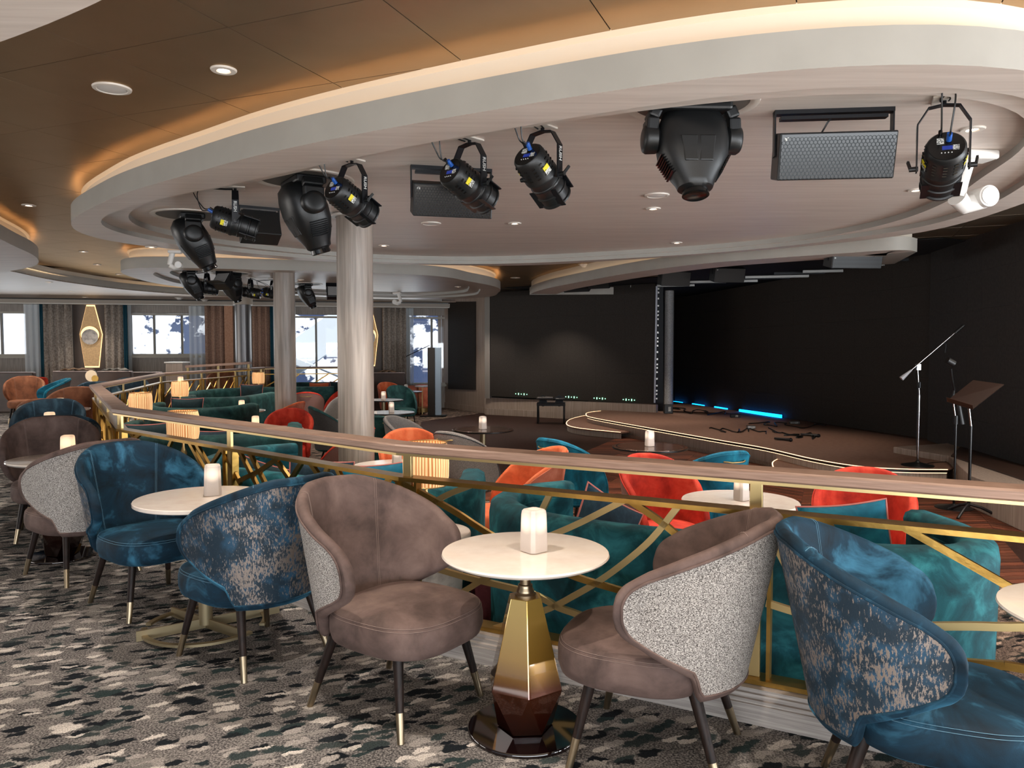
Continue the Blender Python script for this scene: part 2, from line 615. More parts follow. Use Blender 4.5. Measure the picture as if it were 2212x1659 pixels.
M_PIPE = mat('pink_piping', 'c4746a', 0.7)
M_PIPED = mat('dark_piping', '10242c', 0.6)
M_CORN = mat('cornice', '9c9286', 0.5)
M_ALU = mat('brushed_aluminium', '8d8a86', 0.3, 0.9)
M_MARBLE = mat('white_marble', 'c9c2ba', 0.3, 0, '8a837c', 12, (0.45, 0.75))
M_SNOW = mat('snow', 'e8eef8', 0.9, 0, 'b9cce6', 0.05, (0.4, 0.6))
M_GLASSW = mat('shaded_white_steel', 'dde8f2', 0.5)
C_CARPET = carpet_mat('brushstroke_carpet')
C_CARPET2 = carpet_mat('brushstroke_carpet_warm', True)
M_LANT = glow_mat('lit_frosted_glass', 'b8aca4', 'ffe2c4', 0.125, 0.07, 0.95, 0.08)
M_LANTW = glow_mat('lit_frosted_glass_warm', 'b8a698', 'ffd2a4', 0.12, 0.085, 1.0, 0.18)
M_LANTOFF = mat('frosted_glass', 'c8c2bc', 0.35)
M_PLEAT = pleat_mat('pleated_shade')

# sheer curtain: mix of translucent and transparent
def sheer():
    m, nt, N, L, b = newmat('sheer_curtain')
    b.inputs['Base Color'].default_value = hexc('dfe6ea')
    b.inputs['Roughness'].default_value = 0.9
    b.inputs['Alpha'].default_value = 0.62
    return m
M_SHEER = sheer()


def glass():
    m, nt, N, L, b = newmat('window_glass')
    out = N['Material Output']
    tr = N.new('ShaderNodeBsdfTransparent')
    gl = N.new('ShaderNodeBsdfGlossy')
    gl.inputs['Roughness'].default_value = 0.02
    mx = N.new('ShaderNodeMixShader')
    mx.inputs[0].default_value = 0.05
    L.new(tr.outputs[0], mx.inputs[1])
    L.new(gl.outputs[0], mx.inputs[2])
    L.new(mx.outputs[0], out.inputs[0])
    return m
M_GLASS = glass()


# ------------------------------------------------------------------ mesh builder
class MB:
    def __init__(s):
        s.v, s.f = [], []

    def add(s, vs, fs):
        o = len(s.v)
        s.v += [tuple(p) for p in vs]
        s.f += [tuple(i + o for i in f) for f in fs]
        return s

    def box(s, c, d, rz=0.0, m=None):
        x, y, z = d[0] / 2, d[1] / 2, d[2] / 2
        vs = [Vector((a * x, b * y, e * z)) for e in (-1, 1) for a, b in ((-1, -1), (1, -1), (1, 1), (-1, 1))]
        if m is not None:
            vs = [m @ p for p in vs]
        elif rz:
            q = Matrix.Rotation(rz, 3, 'Z')
            vs = [q @ p for p in vs]
        vs = [p + Vector(c) for p in vs]
        return s.add(vs, [(3, 2, 1, 0), (4, 5, 6, 7), (0, 1, 5, 4), (1, 2, 6, 5), (2, 3, 7, 6), (3, 0, 4, 7)])

    def prism(s, poly, z0, z1):
        n = len(poly)
        ar = sum(poly[i][0] * poly[(i + 1) % n][1] - poly[(i + 1) % n][0] * poly[i][1] for i in range(n))
        if ar < 0:
            poly = poly[::-1]
        vs = [(p[0], p[1], z0) for p in poly] + [(p[0], p[1], z1) for p in poly]
        fs = [tuple(range(n))[::-1], tuple(range(n, 2 * n))] + [(i, (i + 1) % n, n + (i + 1) % n, n + i) for i in range(n)]
        return s.add(vs, fs)

    def lathe(s, prof, n=24, c=(0, 0, 0), m=None, cap=True):
        vs, fs = [], []
        k = len(prof)
        for i in range(n):
            a = 2 * PI * i / n
            for r, z in prof:
                p = Vector((r * math.cos(a), r * math.sin(a), z))
                if m is not None:
                    p = m @ p
                vs.append(p + Vector(c))
        for i in range(n):
            j = (i + 1) % n
            for q in range(k - 1):
                fs.append((i * k + q, j * k + q, j * k + q + 1, i * k + q + 1))
        if cap:
            fs.append(tuple(i * k for i in range(n))[::-1])
            fs.append(tuple(i * k + k - 1 for i in range(n)))
        return s.add(vs, fs)

    def tube(s, path, r, n=8, cap=True, r1=None):
        path = [Vector(p) for p in path]
        k = len(path)
        vs, fs = [], []
        up = Vector((0, 0, 1))
        prev = None
        for i, p in enumerate(path):
            t = (path[min(i + 1, k - 1)] - path[max(i - 1, 0)])
            if t.length < 1e-9:
                t = Vector((0, 0, 1))
            t.normalize()
            if prev is None:
                a = t.cross(up)
                if a.length < 1e-3:
                    a = t.cross(Vector((1, 0, 0)))
            else:
                a = prev - t * prev.dot(t)
                if a.length < 1e-6:
                    a = t.cross(up)
            a.normalize()
            prev = a
            b = t.cross(a)
            rr = r if r1 is None else r + (r1 - r) * i / (k - 1)
            for j in range(n):
                th = 2 * PI * j / n
                vs.append(p + a * (rr * math.cos(th)) + b * (rr * math.sin(th)))
        for i in range(k - 1):
            for j in range(n):
                q = (j + 1) % n
                fs.append((i * n + j, i * n + q, (i + 1) * n + q, (i + 1) * n + j))
        if cap:
            fs.append(tuple(range(n)))
            fs.append(tuple(range((k - 1) * n, k * n))[::-1])
        return s.add(vs, fs)

    def bar(s, a, b, w_, h_, side=None):
        """rectangular bar from a to b; w_ across `side`, h_ the other way"""
        a, b = Vector(a), Vector(b)
        t = (b - a).normalized()
        sd = Vector(side) if side is not None else t.cross(Vector((0, 0, 1)))
        if sd.length < 1e-4:
            sd = Vector((1, 0, 0))
        sd = (sd - t * sd.dot(t)).normalized()
        u = t.cross(sd)
        vs = []
        for p in (a, b):
            for i, j in ((-1, -1), (1, -1), (1, 1), (-1, 1)):
                vs.append(p + sd * (i * w_ / 2) + u * (j * h_ / 2))
        return s.add(vs, [(0, 1, 2, 3), (7, 6, 5, 4), (0, 4, 5, 1), (1, 5, 6, 2), (2, 6, 7, 3), (3, 7, 4, 0)])

    def ribbon(s, path, w_, h_, nrm):
        """flat bar along a path lying in the plane with normal nrm: w_ in plane, h_ along nrm"""
        path = [Vector(p) for p in path]
        nrm = Vector(nrm).normalized()
        k = len(path)
        vs, fs = [], []
        for i, p in enumerate(path):
            t = (path[min(i + 1, k - 1)] - path[max(i - 1, 0)]).normalized()
            sd = t.cross(nrm).normalized()
            for a, b in ((-1, -1), (1, -1), (1, 1), (-1, 1)):
                vs.append(p + sd * (a * w_ / 2) + nrm * (b * h_ / 2))
        for i in range(k - 1):
            for j in range(4):
                q = (j + 1) % 4
                fs.append((i * 4 + j, (i + 1) * 4 + j, (i + 1) * 4 + q, i * 4 + q))
        fs += [(0, 1, 2, 3), (4 * k - 1, 4 * k - 2, 4 * k - 3, 4 * k - 4)]
        return s.add(vs, fs)

    def sweep(s, path, prof, closed=False, cap=True):
        """profile [(offset along left normal, z)] swept along a level path [(x,y)] with mitred corners"""
        n = len(path)
        P = [Vector((p[0], p[1])) for p in path]
        k = len(prof)
        vs, fs = [], []
        for i in range(n):
            if closed:
                a, b = P[i - 1], P[(i + 1) % n]
                d1, d2 = (P[i] - a).normalized(), (b - P[i]).normalized()
            else:
                d1 = (P[i] - P[i - 1]).normalized() if i else (P[1] - P[0]).normalized()
                d2 = (P[i + 1] - P[i]).normalized() if i < n - 1 else d1
            n1, n2 = Vector((-d1.y, d1.x)), Vector((-d2.y, d2.x))
            mm = n1 + n2
            mm = mm.normalized() if mm.length > 1e-6 else n1
            sc = 1 / max(0.45, mm.dot(n1))
            for o, z in prof:
                q = P[i] + mm * (o * sc)
                vs.append((q.x, q.y, z))
        for i in range(n if closed else n - 1):
            j = (i + 1) % n
            for q in range(k):
                r = (q + 1) % k
                fs.append((i * k + q, i * k + r, j * k + r, j * k + q))
        if cap and not closed:
            fs.append(tuple(range(k))[::-1])
            fs.append(tuple(range((n - 1) * k, n * k)))
        return s.add(vs, fs)

    def strip(s, la, za, lb, zb, closed=True):
        n = len(la)
        vs = [(p[0], p[1], za) for p in la] + [(p[0], p[1], zb) for p in lb]
        fs = [(i, (i + 1) % n, n + (i + 1) % n, n + i) for i in range(n if closed else n - 1)]
        return s.add(vs, fs)

    def sphere(s, c, r, n=12, sz=1.0):
        prof = [(r * math.sin(PI * i / n) + 1e-5, -r * sz * math.cos(PI * i / n)) for i in range(n + 1)]
        return s.lathe(prof, n * 2, c, cap=False)

    def mesh(s, name):
        me = bpy.data.meshes.new(name)
        me.from_pydata(s.v, [], s.f)
        return me

    def build(s, name, material, parent=None, smooth=False, bevel=0.0, seg=2, fix=True, loc=None):
        me = s.mesh(name)
        if fix:
            bm = bmesh.new()
            bm.from_mesh(me)
            bmesh.ops.recalc_face_normals(bm, faces=bm.faces)
            bm.to_mesh(me)
            bm.free()
        me.materials.append(material)
        if smooth:
            me.polygons.foreach_set('use_smooth', [True] * len(me.polygons))
            if smooth != 'all':
                try:
                    me.set_sharp_from_angle(angle=R(38))
                except Exception:
                    pass
        o = bpy.data.objects.new(name, me)
        COL.objects.link(o)
        if parent is not None:
            o.parent = parent
        if loc is not None:
            o.location = loc
        if bevel:
            md = o.modifiers.new('bevel', 'BEVEL')
            md.width = bevel
            md.segments = seg
            md.limit_method = 'ANGLE'
            md.angle_limit = R(40)
        return o


def tag(o, label, cat, group=None, kind=None):
    o['label'] = label
    o['category'] = cat
    if group:
        o['group'] = group
    if kind:
        o['kind'] = kind
    return o


def thing(name, label, cat, loc=(0, 0, 0), rz=0.0, group=None):
    o = bpy.data.objects.new(name, None)
    o.empty_display_size = 0.1
    COL.objects.link(o)
    o.location = loc
    o.rotation_euler = (0, 0, rz)
    return tag(o, label, cat, group)


def struct(o):
    o['kind'] = 'structure'
    return o


KIDS = {}


def clone(root, loc, rz, label, group=None):
    r = root.copy()
    COL.objects.link(r)
    r.location = loc
    r.rotation_euler = (0, 0, rz)
    r['label'] = label
    if group:
        r['group'] = group
    elif 'group' in r:
        del r['group']
    for ch in [o for o in COL.objects if o.parent == root]:
        c = ch.copy()
        COL.objects.link(c)
        c.parent = r
        for g in [o for o in COL.objects if o.parent == ch]:
            d = g.copy()
            COL.objects.link(d)
            d.parent = c
    return r


PROTO = {}


def place(key, maker, label, loc, rz, group=None):
    if key not in PROTO:
        o = maker()
        PROTO[key] = o
        o.location = loc
        o.rotation_euler = (0, 0, rz)
        o['label'] = label
        if group:
            o['group'] = group
        return o
    return clone(PROTO[key], loc, rz, label, group)


def catmull(pts, n=8, closed=False):
    pts = [Vector(p) for p in pts]
    k = len(pts)
    out = []
    for i in range(k if closed else k - 1):
        if closed:
            p0, p1, p2, p3 = pts[i - 1], pts[i], pts[(i + 1) % k], pts[(i + 2) % k]
        else:
            p1, p2 = pts[i], pts[i + 1]
            p0 = pts[i - 1] if i else p1 * 2 - p2
            p3 = pts[i + 2] if i + 2 < k else p2 * 2 - p1
        for j in range(n):
            t = j / n
            out.append(0.5 * ((2 * p1) + (p2 - p0) * t + (2 * p0 - 5 * p1 + 4 * p2 - p3) * t * t + (3 * p1 - p0 - 3 * p2 + p3) * t ** 3))
    if not closed:
        out.append(pts[-1])
    return out


def radial_loop(pts, c, n=160):
    """smooth closed outline through points, sampled at even angles about c so outlines can be joined"""
    q = sorted([(math.atan2(p[1] - c[1], p[0] - c[0]), math.hypot(p[0] - c[0], p[1] - c[1])) for p in pts])
    m = len(q)
    ext = [(a - 2 * PI, r) for a, r in q[-3:]] + q + [(a + 2 * PI, r) for a, r in q[:3]]
    out = []
    j = 0
    for i in range(n):
        a = -PI + 2 * PI * i / n
        while not (ext[j][0] <= a < ext[j + 1][0]):
            j += 1
        (a1, r1), (a2, r2) = ext[j], ext[j + 1]
        (a0, r0), (a3, r3) = ext[j - 1], ext[j + 2] if j + 2 < len(ext) else ext[-1]
        t = (a - a1) / (a2 - a1)
        m1 = (r2 - r0) / (a2 - a0) * (a2 - a1)
        m2 = (r3 - r1) / max(a3 - a1, 1e-6) * (a2 - a1)
        r = (2 * t ** 3 - 3 * t * t + 1) * r1 + (t ** 3 - 2 * t * t + t) * m1 + (-2 * t ** 3 + 3 * t * t) * r2 + (t ** 3 - t * t) * m2
        out.append((c[0] + r * math.cos(a), c[1] + r * math.sin(a)))
    # one light smoothing pass
    for _ in range(6):
        rr = [math.hypot(p[0] - c[0], p[1] - c[1]) for p in out]
        rr = [(rr[i - 1] + 2 * rr[i] + rr[(i + 1) % n]) / 4 for i in range(n)]
        out = [(c[0] + rr[i] * math.cos(-PI + 2 * PI * i / n), c[1] + rr[i] * math.sin(-PI + 2 * PI * i / n)) for i in range(n)]
    return out


def inset(loop, d):
    n = len(loop)
    out = []
    for i in range(n):
        a, b = loop[i - 1], loop[(i + 1) % n]
        t = Vector((b[0] - a[0], b[1] - a[1])).normalized()
        out.append((loop[i][0] - t.y * d, loop[i][1] + t.x * d))
    return out


def inpoly(x, y, poly):
    c = False
    n = len(poly)
    for i in range(n):
        x1, y1 = poly[i][0], poly[i][1]
        x2, y2 = poly[i - 1][0], poly[i - 1][1]
        if (y1 > y) != (y2 > y) and x < (x2 - x1) * (y - y1) / (y2 - y1) + x1:
            c = not c
    return c


def proj(x, y, z):
    z -= HC
    dep = y * CP - z * SP
    if dep < 0.05:
        return None
    return 1106 + FPX * x / dep, 829.5 - FPX * (y * SP + z * CP) / dep

# ================================================================== SETTING
def P2(px, py, z):
    q = at(px, py, z)
    return (q.x, q.y)


# rail line (near top edge of the hand rail), metres
RA, RB, RC, RD = Vector((-0.63, 4.12)), Vector((-3.43, 6.60)), Vector((-5.86, 10.7)), Vector((-7.16, 15.6))
RE, RF = Vector((-6.62, 20.4)), Vector((-4.6, 21.0))
RR = Vector((3.60, 1.88))
rail_pts = [RR, RA, RB, RC, RD, RE, RF]

# upper terrace: carpeted deck the camera stands on
mb = MB()
terr = [(-26, -8), (9, -8), (9, -0.9), (RR.x + .05, RR.y + .13), (RA.x + .06, RA.y + .15), (RB.x + .13, RB.y + .06), (RC.x + .15, RC.y + .02),
        (RD.x + .15, RD.y), (RE.x + .05, RE.y + .2), (-6.6, 30), (-26, 30)]
mb.prism(terr, LZ - 0.2, 0.0)
floor = struct(mb.build('floor', C_CARPET))
# sunken lounge floor (carpet) and dance floor (dark parquet)
mb = MB()
mb.prism([(-7.6, 0.0), (14, 0.0), (14, 30), (-7.6, 30)], LZ - 0.25, LZ - 0.004)
lower = struct(mb.build('floor_lounge', C_CARPET2))
dance = [(9.5, 5.75), (3.9, 5.95), (0.6, 7.7), (-1.35, 12.0), (-2.3, 19.4), (-1.25, 21.2), (-.6, 22.5), (9.5, 22.5)]
mb = MB()
mb.prism(dance, LZ - 0.02, LZ + 0.0)
M_PARQ = wood('parquet_dark', '24140e', '34201a', (20, 20, 20), 0.6, 0.0)
M_PARQS = [wood('parquet_a', '4a2a1e', '6a3e2c', (4, 50, 10), 0.6, 0.0), wood('parquet_b', '5a3122', '7c4834', (4, 50, 10), 0.6, 0.0),
           wood('parquet_c', '3a2018', '533023', (4, 50, 10), 0.6, 0.0)]
for m_ in [M_PARQ] + M_PARQS:
    m_.node_tree.nodes['Principled BSDF'].inputs['Specular IOR Level'].default_value = .12
dfl = struct(mb.build('floor_dance', M_PARQ))
# chevron planks: individual parts nearby, one joined part beyond
plank_me = []
for m_ in M_PARQS:
    b_ = MB()
    L_, W_ = 0.62, 0.105
    b_.add([(-L_ / 2, -W_ / 2 - .16, 0), (L_ / 2, -W_ / 2 + .16, 0), (L_ / 2, W_ / 2 - .012 + .16, 0), (-L_ / 2, W_ / 2 - .012 - .16, 0),
            (-L_ / 2, -W_ / 2 - .16, .004), (L_ / 2, -W_ / 2 + .16, .004), (L_ / 2, W_ / 2 - .012 + .16, .004), (-L_ / 2, W_ / 2 - .012 - .16, .004)],
           [(3, 2, 1, 0), (4, 5, 6, 7), (0, 1, 5, 4), (1, 2, 6, 5), (2, 3, 7, 6), (3, 0, 4, 7)])
    me = b_.mesh('plank')
    me.materials.append(m_)
    plank_me.append(me)
PA = R(-22.5)
cu, su = math.cos(PA), math.sin(PA)
cand = []
for i in range(-6, 17):
    for j in range(20, 215):
        lx, ly = i * 0.625, j * 0.106
        x, y = lx * cu - ly * su, lx * su + ly * cu
        if not inpoly(x, y, dance):
            continue
        p = proj(x, y, LZ)
        if p is None or p[0] < 820 or p[0] > 2260 or p[1] > 1340:
            continue
        cand.append((y, x, i, j))
cand.sort()
rest = {0: MB(), 1: MB(), 2: MB()}
for n_, (y, x, i, j) in enumerate(cand):
    k = random.randrange(3)
    fl = -1 if i % 2 else 1
    if n_ < 290:
        o = bpy.data.objects.new('plank', plank_me[k])
        COL.objects.link(o)
        o.parent = dfl
        o.location = (x, y, LZ)
        o.rotation_euler = (0, 0, PA)
        o.scale = (fl, 1, 1)
    else:
        vs = []
        for v in plank_me[k].vertices:
            a, b2 = v.co.x * fl, v.co.y
            vs.append((x + a * cu - b2 * su, y + a * su + b2 * cu, LZ + v.co.z))
        rest[k].add(vs, [tuple(pl.vertices) for pl in plank_me[k].polygons])
for k, b_ in rest.items():
    if b_.v:
        o = b_.build('parquet', M_PARQS[k], dfl)
        o['kind'] = 'stuff'

# plinth under the rail: stepped limed oak skirting
prof = [(0.0, LZ - .0), (0.0, 0.085), (0.012, 0.085), (0.012, 0.10), (0.03, 0.10), (0.03, 0.118), (0.045, 0.118), (0.045, 0.135), (0.19, 0.135), (0.19, LZ)]
plp = [(RR.x, RR.y - .0), (RA.x, RA.y - .0), (RB.x, RB.y), (RC.x, RC.y), (RD.x, RD.y), (RE.x, RE.y), (RF.x, RF.y)]
plp = [(p[0], p[1] - 0.06) if i < 2 else (p[0] + .02, p[1] - .03) for i, p in enumerate(plp)]
pl = MB().sweep(plp, [(-o, z) for o, z in prof])
plinth = struct(pl.build('baseboard_terrace', M_PLINTH))

# ------------------------------------------------------------------ main ceiling with bronze panels
GA = R(22.48)
UU = Vector((math.sin(GA), math.cos(GA)))
VV = Vector((math.cos(GA), -math.sin(GA)))
mb = MB()
mb.box((-4, 6.2, ZC + .10), (44, 38.5, .08))
ceil = struct(mb.build('ceiling', M_PANELJ))
big_c = (0.1, 7.8)
big_out = radial_loop([P2(*p, Z2) for p in [(150, 484), (163, 470), (199, 451), (228.5, 435), (320.7, 402), (445, 367), (720, 300.7),
    (1106, 232), (1800, 143.4), (1986, 137.2), (2212, 146), (159, 496), (199, 513), (271, 526.5), (400, 541), (600, 559), (950, 572.5),
    (1130, 573.5), (1350, 561), (1600, 544), (1800, 526), (1986, 503), (2212, 438)]] + [(3.35, 4.2), (4.15, 5.4)], big_c)
in1_raw = radial_loop([P2(*p, Z2) for p in [(216, 486.5), (310, 440), (500, 399), (725, 350), (1106, 278), (1800, 187), (1930, 184), (2079, 190), (2212, 203), (1350, 558),
    (950, 570), (1800, 519), (300, 513), (400, 531), (2212, 398), (1986, 491)]] + [(3.38, 4.75)], big_c)
in2_raw = radial_loop([P2(*p, Z3) for p in [(281, 479), (2005, 200), (2116, 216), (2212, 244), (2109, 389), (2212, 319), (1350, 550),
    (950, 563), (1800, 508), (400, 515), (500, 403), (725, 354), (1106, 282)]], big_c)


def clampin(inner, outer, c, gap):
    out = []
    for a, b in zip(inner, outer):
        ra, rb = math.hypot(a[0] - c[0], a[1] - c[1]), math.hypot(b[0] - c[0], b[1] - c[1])
        r = min(ra, rb - gap)
        out.append((c[0] + (a[0] - c[0]) * r / ra, c[1] + (a[1] - c[1]) * r / ra))
    return out


big_in1 = clampin(in1_raw, big_out, big_c, 0.12)
big_in2 = clampin(in2_raw, big_in1, big_c, 0.03)


def coffer(name, out, in1, in2, c, soff=M_SOFFIT, z4=Z4, label=None):
    """a dropped oval ring: cove wall, lit lip, fascia, soffit, one or two inner steps and its raised ceiling"""
    n = len(out)
    fa = MB()
    lip = inset(out, 0.02)
    lip2 = inset(out, 0.10)
    fa.strip(out, Z2, out, Z1).strip(out, Z1, lip, Z1 + .004).strip(lip, Z1 + .004, lip, Z1 - .06).strip(lip, Z1 - .06, lip2, Z1 - .06)
    root = struct(fa.build(name, M_FASCIA, smooth=True))
    cw = inset(out, 0.13)
    struct(MB().strip(cw, Z1 - .06, cw, ZC - .02).strip(cw, ZC - .02, inset(out, 0.09), ZC + .004).build('cove_wall', M_COVE, root, smooth=True))
    MB().strip(inset(out, 0.035), Z1 - .05, inset(out, 0.07), Z1 - .05).strip(inset(out, 0.07), Z1 - .05, inset(out, 0.07), Z1 - .035).build('led_strip', M_LED, root)
    so = MB().strip(in1, Z2, out, Z2)
    so.build('soffit', soff, root)
    if in2:
        MB().strip(in1, Z3, in1, Z2).build('inner_step', M_FASCIA, root, smooth=True)
        MB().strip(in2, Z3, in1, Z3).build('upper_soffit', soff, root)
        MB().strip(in2, z4, in2, Z3).build('upper_step', M_FASCIA, root, smooth=True)
        last = in2
    else:
        MB().strip(in1, z4, in1, Z2).build('inner_step', M_FASCIA, root, smooth=True)
        last = in1
    mb = MB()
    mb.add([(p[0], p[1], z4) for p in last] + [(c[0], c[1], z4)], [(i, (i + 1) % n, n) for i in range(n)])
    mb.build('coffer_ceiling', soff, root)
    return root


ring_a = coffer('trim_1', big_out, big_in1, big_in2, big_c)
r2c = (-3.6, 15.6)
r2_out = radial_loop([P2(*p, Z2) for p in [(260, 586), (300, 577.5), (385, 579), (590, 583.6), (808, 589.5), (950, 597), (1022, 609.6), (1074.7, 632),
    (1058, 641), (950, 646.7), (289, 599.7), (343, 613), (400, 621), (600, 636), (800, 645)]], r2c)
r2_in = [(r2c[0] + (p[0] - r2c[0]) * .87, r2c[1] + (p[1] - r2c[1]) * .87) for p in r2_out]
r2_in2 = [(r2c[0] + (p[0] - r2c[0]) * .80, r2c[1] + (p[1] - r2c[1]) * .80) for p in r2_out]
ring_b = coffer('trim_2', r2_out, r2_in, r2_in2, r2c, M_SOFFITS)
lc = (-9.4, 10.6)
l_pts = [P2(*p, Z2) for p in [(0, 521), (36, 535.5), (68.7, 550), (82, 562.6), (72, 575), (22, 585)]]
l_pts += [(-5.7, 8.2), (-9.0, 6.2), (-12.5, 9), (-12.8, 12), (-10.6, 13.6)]
l_out = radial_loop(l_pts, lc, 120)
l_in = [(lc[0] + (p[0] - lc[0]) * .6, lc[1] + (p[1] - lc[1]) * .6) for p in l_out]
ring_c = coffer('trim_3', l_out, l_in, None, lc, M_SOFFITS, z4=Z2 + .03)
# corner of the ivory coffer overhead, top left
c4 = (-7.0, 1.9)
c_pts = [P2(*p, Z2) for p in [(0, 90), (190, 40), (380, 0)]]
p0, p1_, p2_ = c_pts
c_pts += [(p0[0] - 1.9, p0[1] + .15), (-4.6, 4.3), (-7.5, 4.3), (-10, 2.5), (-8, 0.3), (-4, 0.2), (p2_[0] + .35, p2_[1] - .9)]
c_out = radial_loop([P2(-60, 105, Z2), P2(0, 88, Z2), P2(96, 50, Z2), P2(209, 0, Z2), P2(330, -65, Z2), P2(450, -150, Z2), (-1.5, 1.6), (-2.2, 0.6), (-5.5, -.2), (-7.6, 1.0), (-7.2, 3.0), (-4.6, 3.55)], (-3.9, 1.7), 120)
c_in = [(-3.9 + (p[0] + 3.9) * .6, 1.7 + (p[1] - 1.7) * .6) for p in c_out]
ring_d = coffer('trim_4', c_out, c_in, None, (-3.9, 1.7), M_SOFFIT, z4=Z2 + .03)

# lower ceiling slab towards the window wall, with its lit edge
ZS = 2.93
sl = catmull([Vector((*P2(*p, ZS), 0)) for p in [(-60, 570), (23, 586), (108, 604), (181, 615), (271, 626), (400, 636), (550, 643), (750, 648.5), (952, 652)]], 8)
sl = [(p.x, p.y) for p in sl]
WLp = atd(0, 750, 21.3)
WRp = atd(950, 750, 23.8)
wd = Vector((WRp.x - WLp.x, WRp.y - WLp.y)).normalized()
wn_ = Vector((-wd.y, wd.x))          # points away from the room
back = [(WRp.x + wd.x * 2, WRp.y + wd.y * 2 - .35), (WLp.x - wd.x * 6, WLp.y - wd.y * 6 - .35)]
mb = MB()
mb.prism(sl + [(back[0][0], back[0][1]), (back[1][0], back[1][1])], ZS, ZS + .02)
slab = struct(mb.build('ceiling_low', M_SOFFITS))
fa = MB()
fa.strip([(p[0], p[1] - .0) for p in sl], ZS, sl, ZS + .16, closed=False)
fa.build('fascia', M_FASCIA, slab, smooth=True)
sl2 = [(p[0] - .02, p[1] + .16) for p in sl]
MB().strip(sl2, ZS + .16, sl2, ZC, closed=False).build('cove_wall', M_COVE, slab)
MB().strip([(p[0], p[1] + .04) for p in sl], ZS + .12, [(p[0], p[1] + .1) for p in sl], ZS + .12, closed=False).build('led_strip', M_LED, slab)

# bronze panels
tile = MB().box((0, 0, .015), (0.864, 0.864, .03)).mesh('ceiling_panel')
tile.materials.append(M_PANEL)
tl = []
for iv in range(-22, 14):
    for iu in range(0, 30):
        q = VV * (-1.05 + .87 * (iv + .5)) + UU * (3.07 - 4 * .87 + .87 * (iu + .5))
        x, y = q.x, q.y
        if y < -1.5:
            continue
        p = proj(x, max(y, .9), ZC)
        if y > .9 and (p is None or p[0] < -500 or p[0] > 2900):
            continue
        def shrunk(l, c, k):
            return [(c[0] + (a - c[0]) * k, c[1] + (b - c[1]) * k) for a, b in l]
        if inpoly(x, y, shrunk(big_in1, big_c, .8)) or inpoly(x, y, shrunk(r2_in, r2c, .75)) or inpoly(x, y, shrunk(l_out, lc, .7)):
            continue
        if y > 21.5 or (x < -2 and y > 18) or inpoly(x, y, [(a - .3, b + 1.2) for a, b in sl] + [(0, 40), (-30, 40)]):
            continue
        tl.append((y, x))
tl.sort()
far = MB()
for n_, (y, x) in enumerate(tl):
    if n_ < 280:
        o = bpy.data.objects.new('ceiling_panel', tile)
        COL.objects.link(o)
        o.parent = ceil
        o.location = (x, y, ZC)
        o.rotation_euler = (0, 0, -GA)
    else:
        far.box((x, y, ZC + .015), (.864, .864, .03), -GA)
if far.v:
    o = far.build('far_panels', M_PANEL, ceil)
    o['kind'] = 'stuff'

# crescent coffer in front of the stage
cr_o = catmull([Vector((*P2(*p, Z2), 0)) for p in [(1144, 637.6), (1150, 633), (1167, 627), (1210, 617), (1350, 591.5), (1500, 571.5), (1650, 559), (1800, 548.6),
    (1912, 541), (1960, 540.5), (1981, 544)]], 8)
cr_o = [(p.x, p.y) for p in cr_o]
nn = len(cr_o)
cr_i = []
for i, p in enumerate(cr_o):
    a, b = cr_o[max(i - 1, 0)], cr_o[min(i + 1, nn - 1)]
    t = Vector((b[0] - a[0], b[1] - a[1])).normalized()
    cr_i.append((p[0] - t.y * .62, p[1] + t.x * .62))
cr = MB().strip(cr_o, Z2, cr_o, Z1, closed=False)
ring_e = struct(cr.build('trim_5', M_FASCIA, smooth=True))
MB().strip(cr_i[4:-2], Z2, cr_o[4:-2], Z2, closed=False).build('soffit', M_SOFFIT, ring_e)
MB().strip(cr_i[4:-2], Z2, cr_i[4:-2], Z1, closed=False).build('inner_face', M_FASCIA, ring_e)
cw = [(p[0] * .99 + .05, p[1] + .13) for p in cr_o]
MB().strip(cw, Z1 - .05, cw, ZC, closed=False).build('cove_wall', M_COVE, ring_e)
MB().strip([(p[0], p[1] + .04) for p in cr_o], Z1 - .04, [(p[0], p[1] + .09) for p in cr_o], Z1 - .04, closed=False).build('led_strip', M_LED, ring_e)
e1 = Vector(cr_o[0])
e2 = Vector(P2(1325, 637, Z2))
MB().bar((e1.x, e1.y, (Z1 + Z2) / 2 + .01), (e2.x, e2.y, (Z1 + Z2) / 2 + .01), .06, Z1 - Z2).build('left_end_panel', M_FASCIA, ring_e)
tipR = Vector(P2(1981, 544, Z2))
br_ = [P2(1932, 570, Z2), P2(1882, 573.5, Z2), P2(1890, 560, Z2), P2(1905, 550, Z2)]
mb = MB()
mb.prism([(tipR.x, tipR.y), br_[0], br_[1], P2(1893, 545, Z2), P2(1912, 541, Z2), P2(1960, 540.5, Z2)], Z2 + .001, Z1)
mb.build('right_end_panel', M_FASCIA, ring_e)
# black service void over the stage with steel rails
mb = MB()
mb.prism([(-.2, 20.5), (3.3, 17.4), (3.9, 12.6), (6.2, 11.2), (9.0, 12.8), (7.5, 15.5), (5.2, 24), (3.2, 24)], ZC - .02, ZC - .01)
void = struct(mb.build('ceiling_stage', mat('void_black', '0a0a0b', 0.8)))
for k in range(11):
    a = atd(1300 + k * 62, 590, 19.8 - k * .62)
    o = MB().bar((a.x, a.y, ZC - .06 - .02 * (k % 2)), (a.x + 1.5, a.y - .35, ZC - .06 - .02 * (k % 2)), .05, .05).build('stage_rail', M_ALU if k % 2 else M_BLACKM, void)

# ------------------------------------------------------------------ window wall
def ws(px):
    q = onplane(px, 750, WLp, WRp)
    return q


def wz(px, py):
    return onplane(px, py, WLp, WRp).z


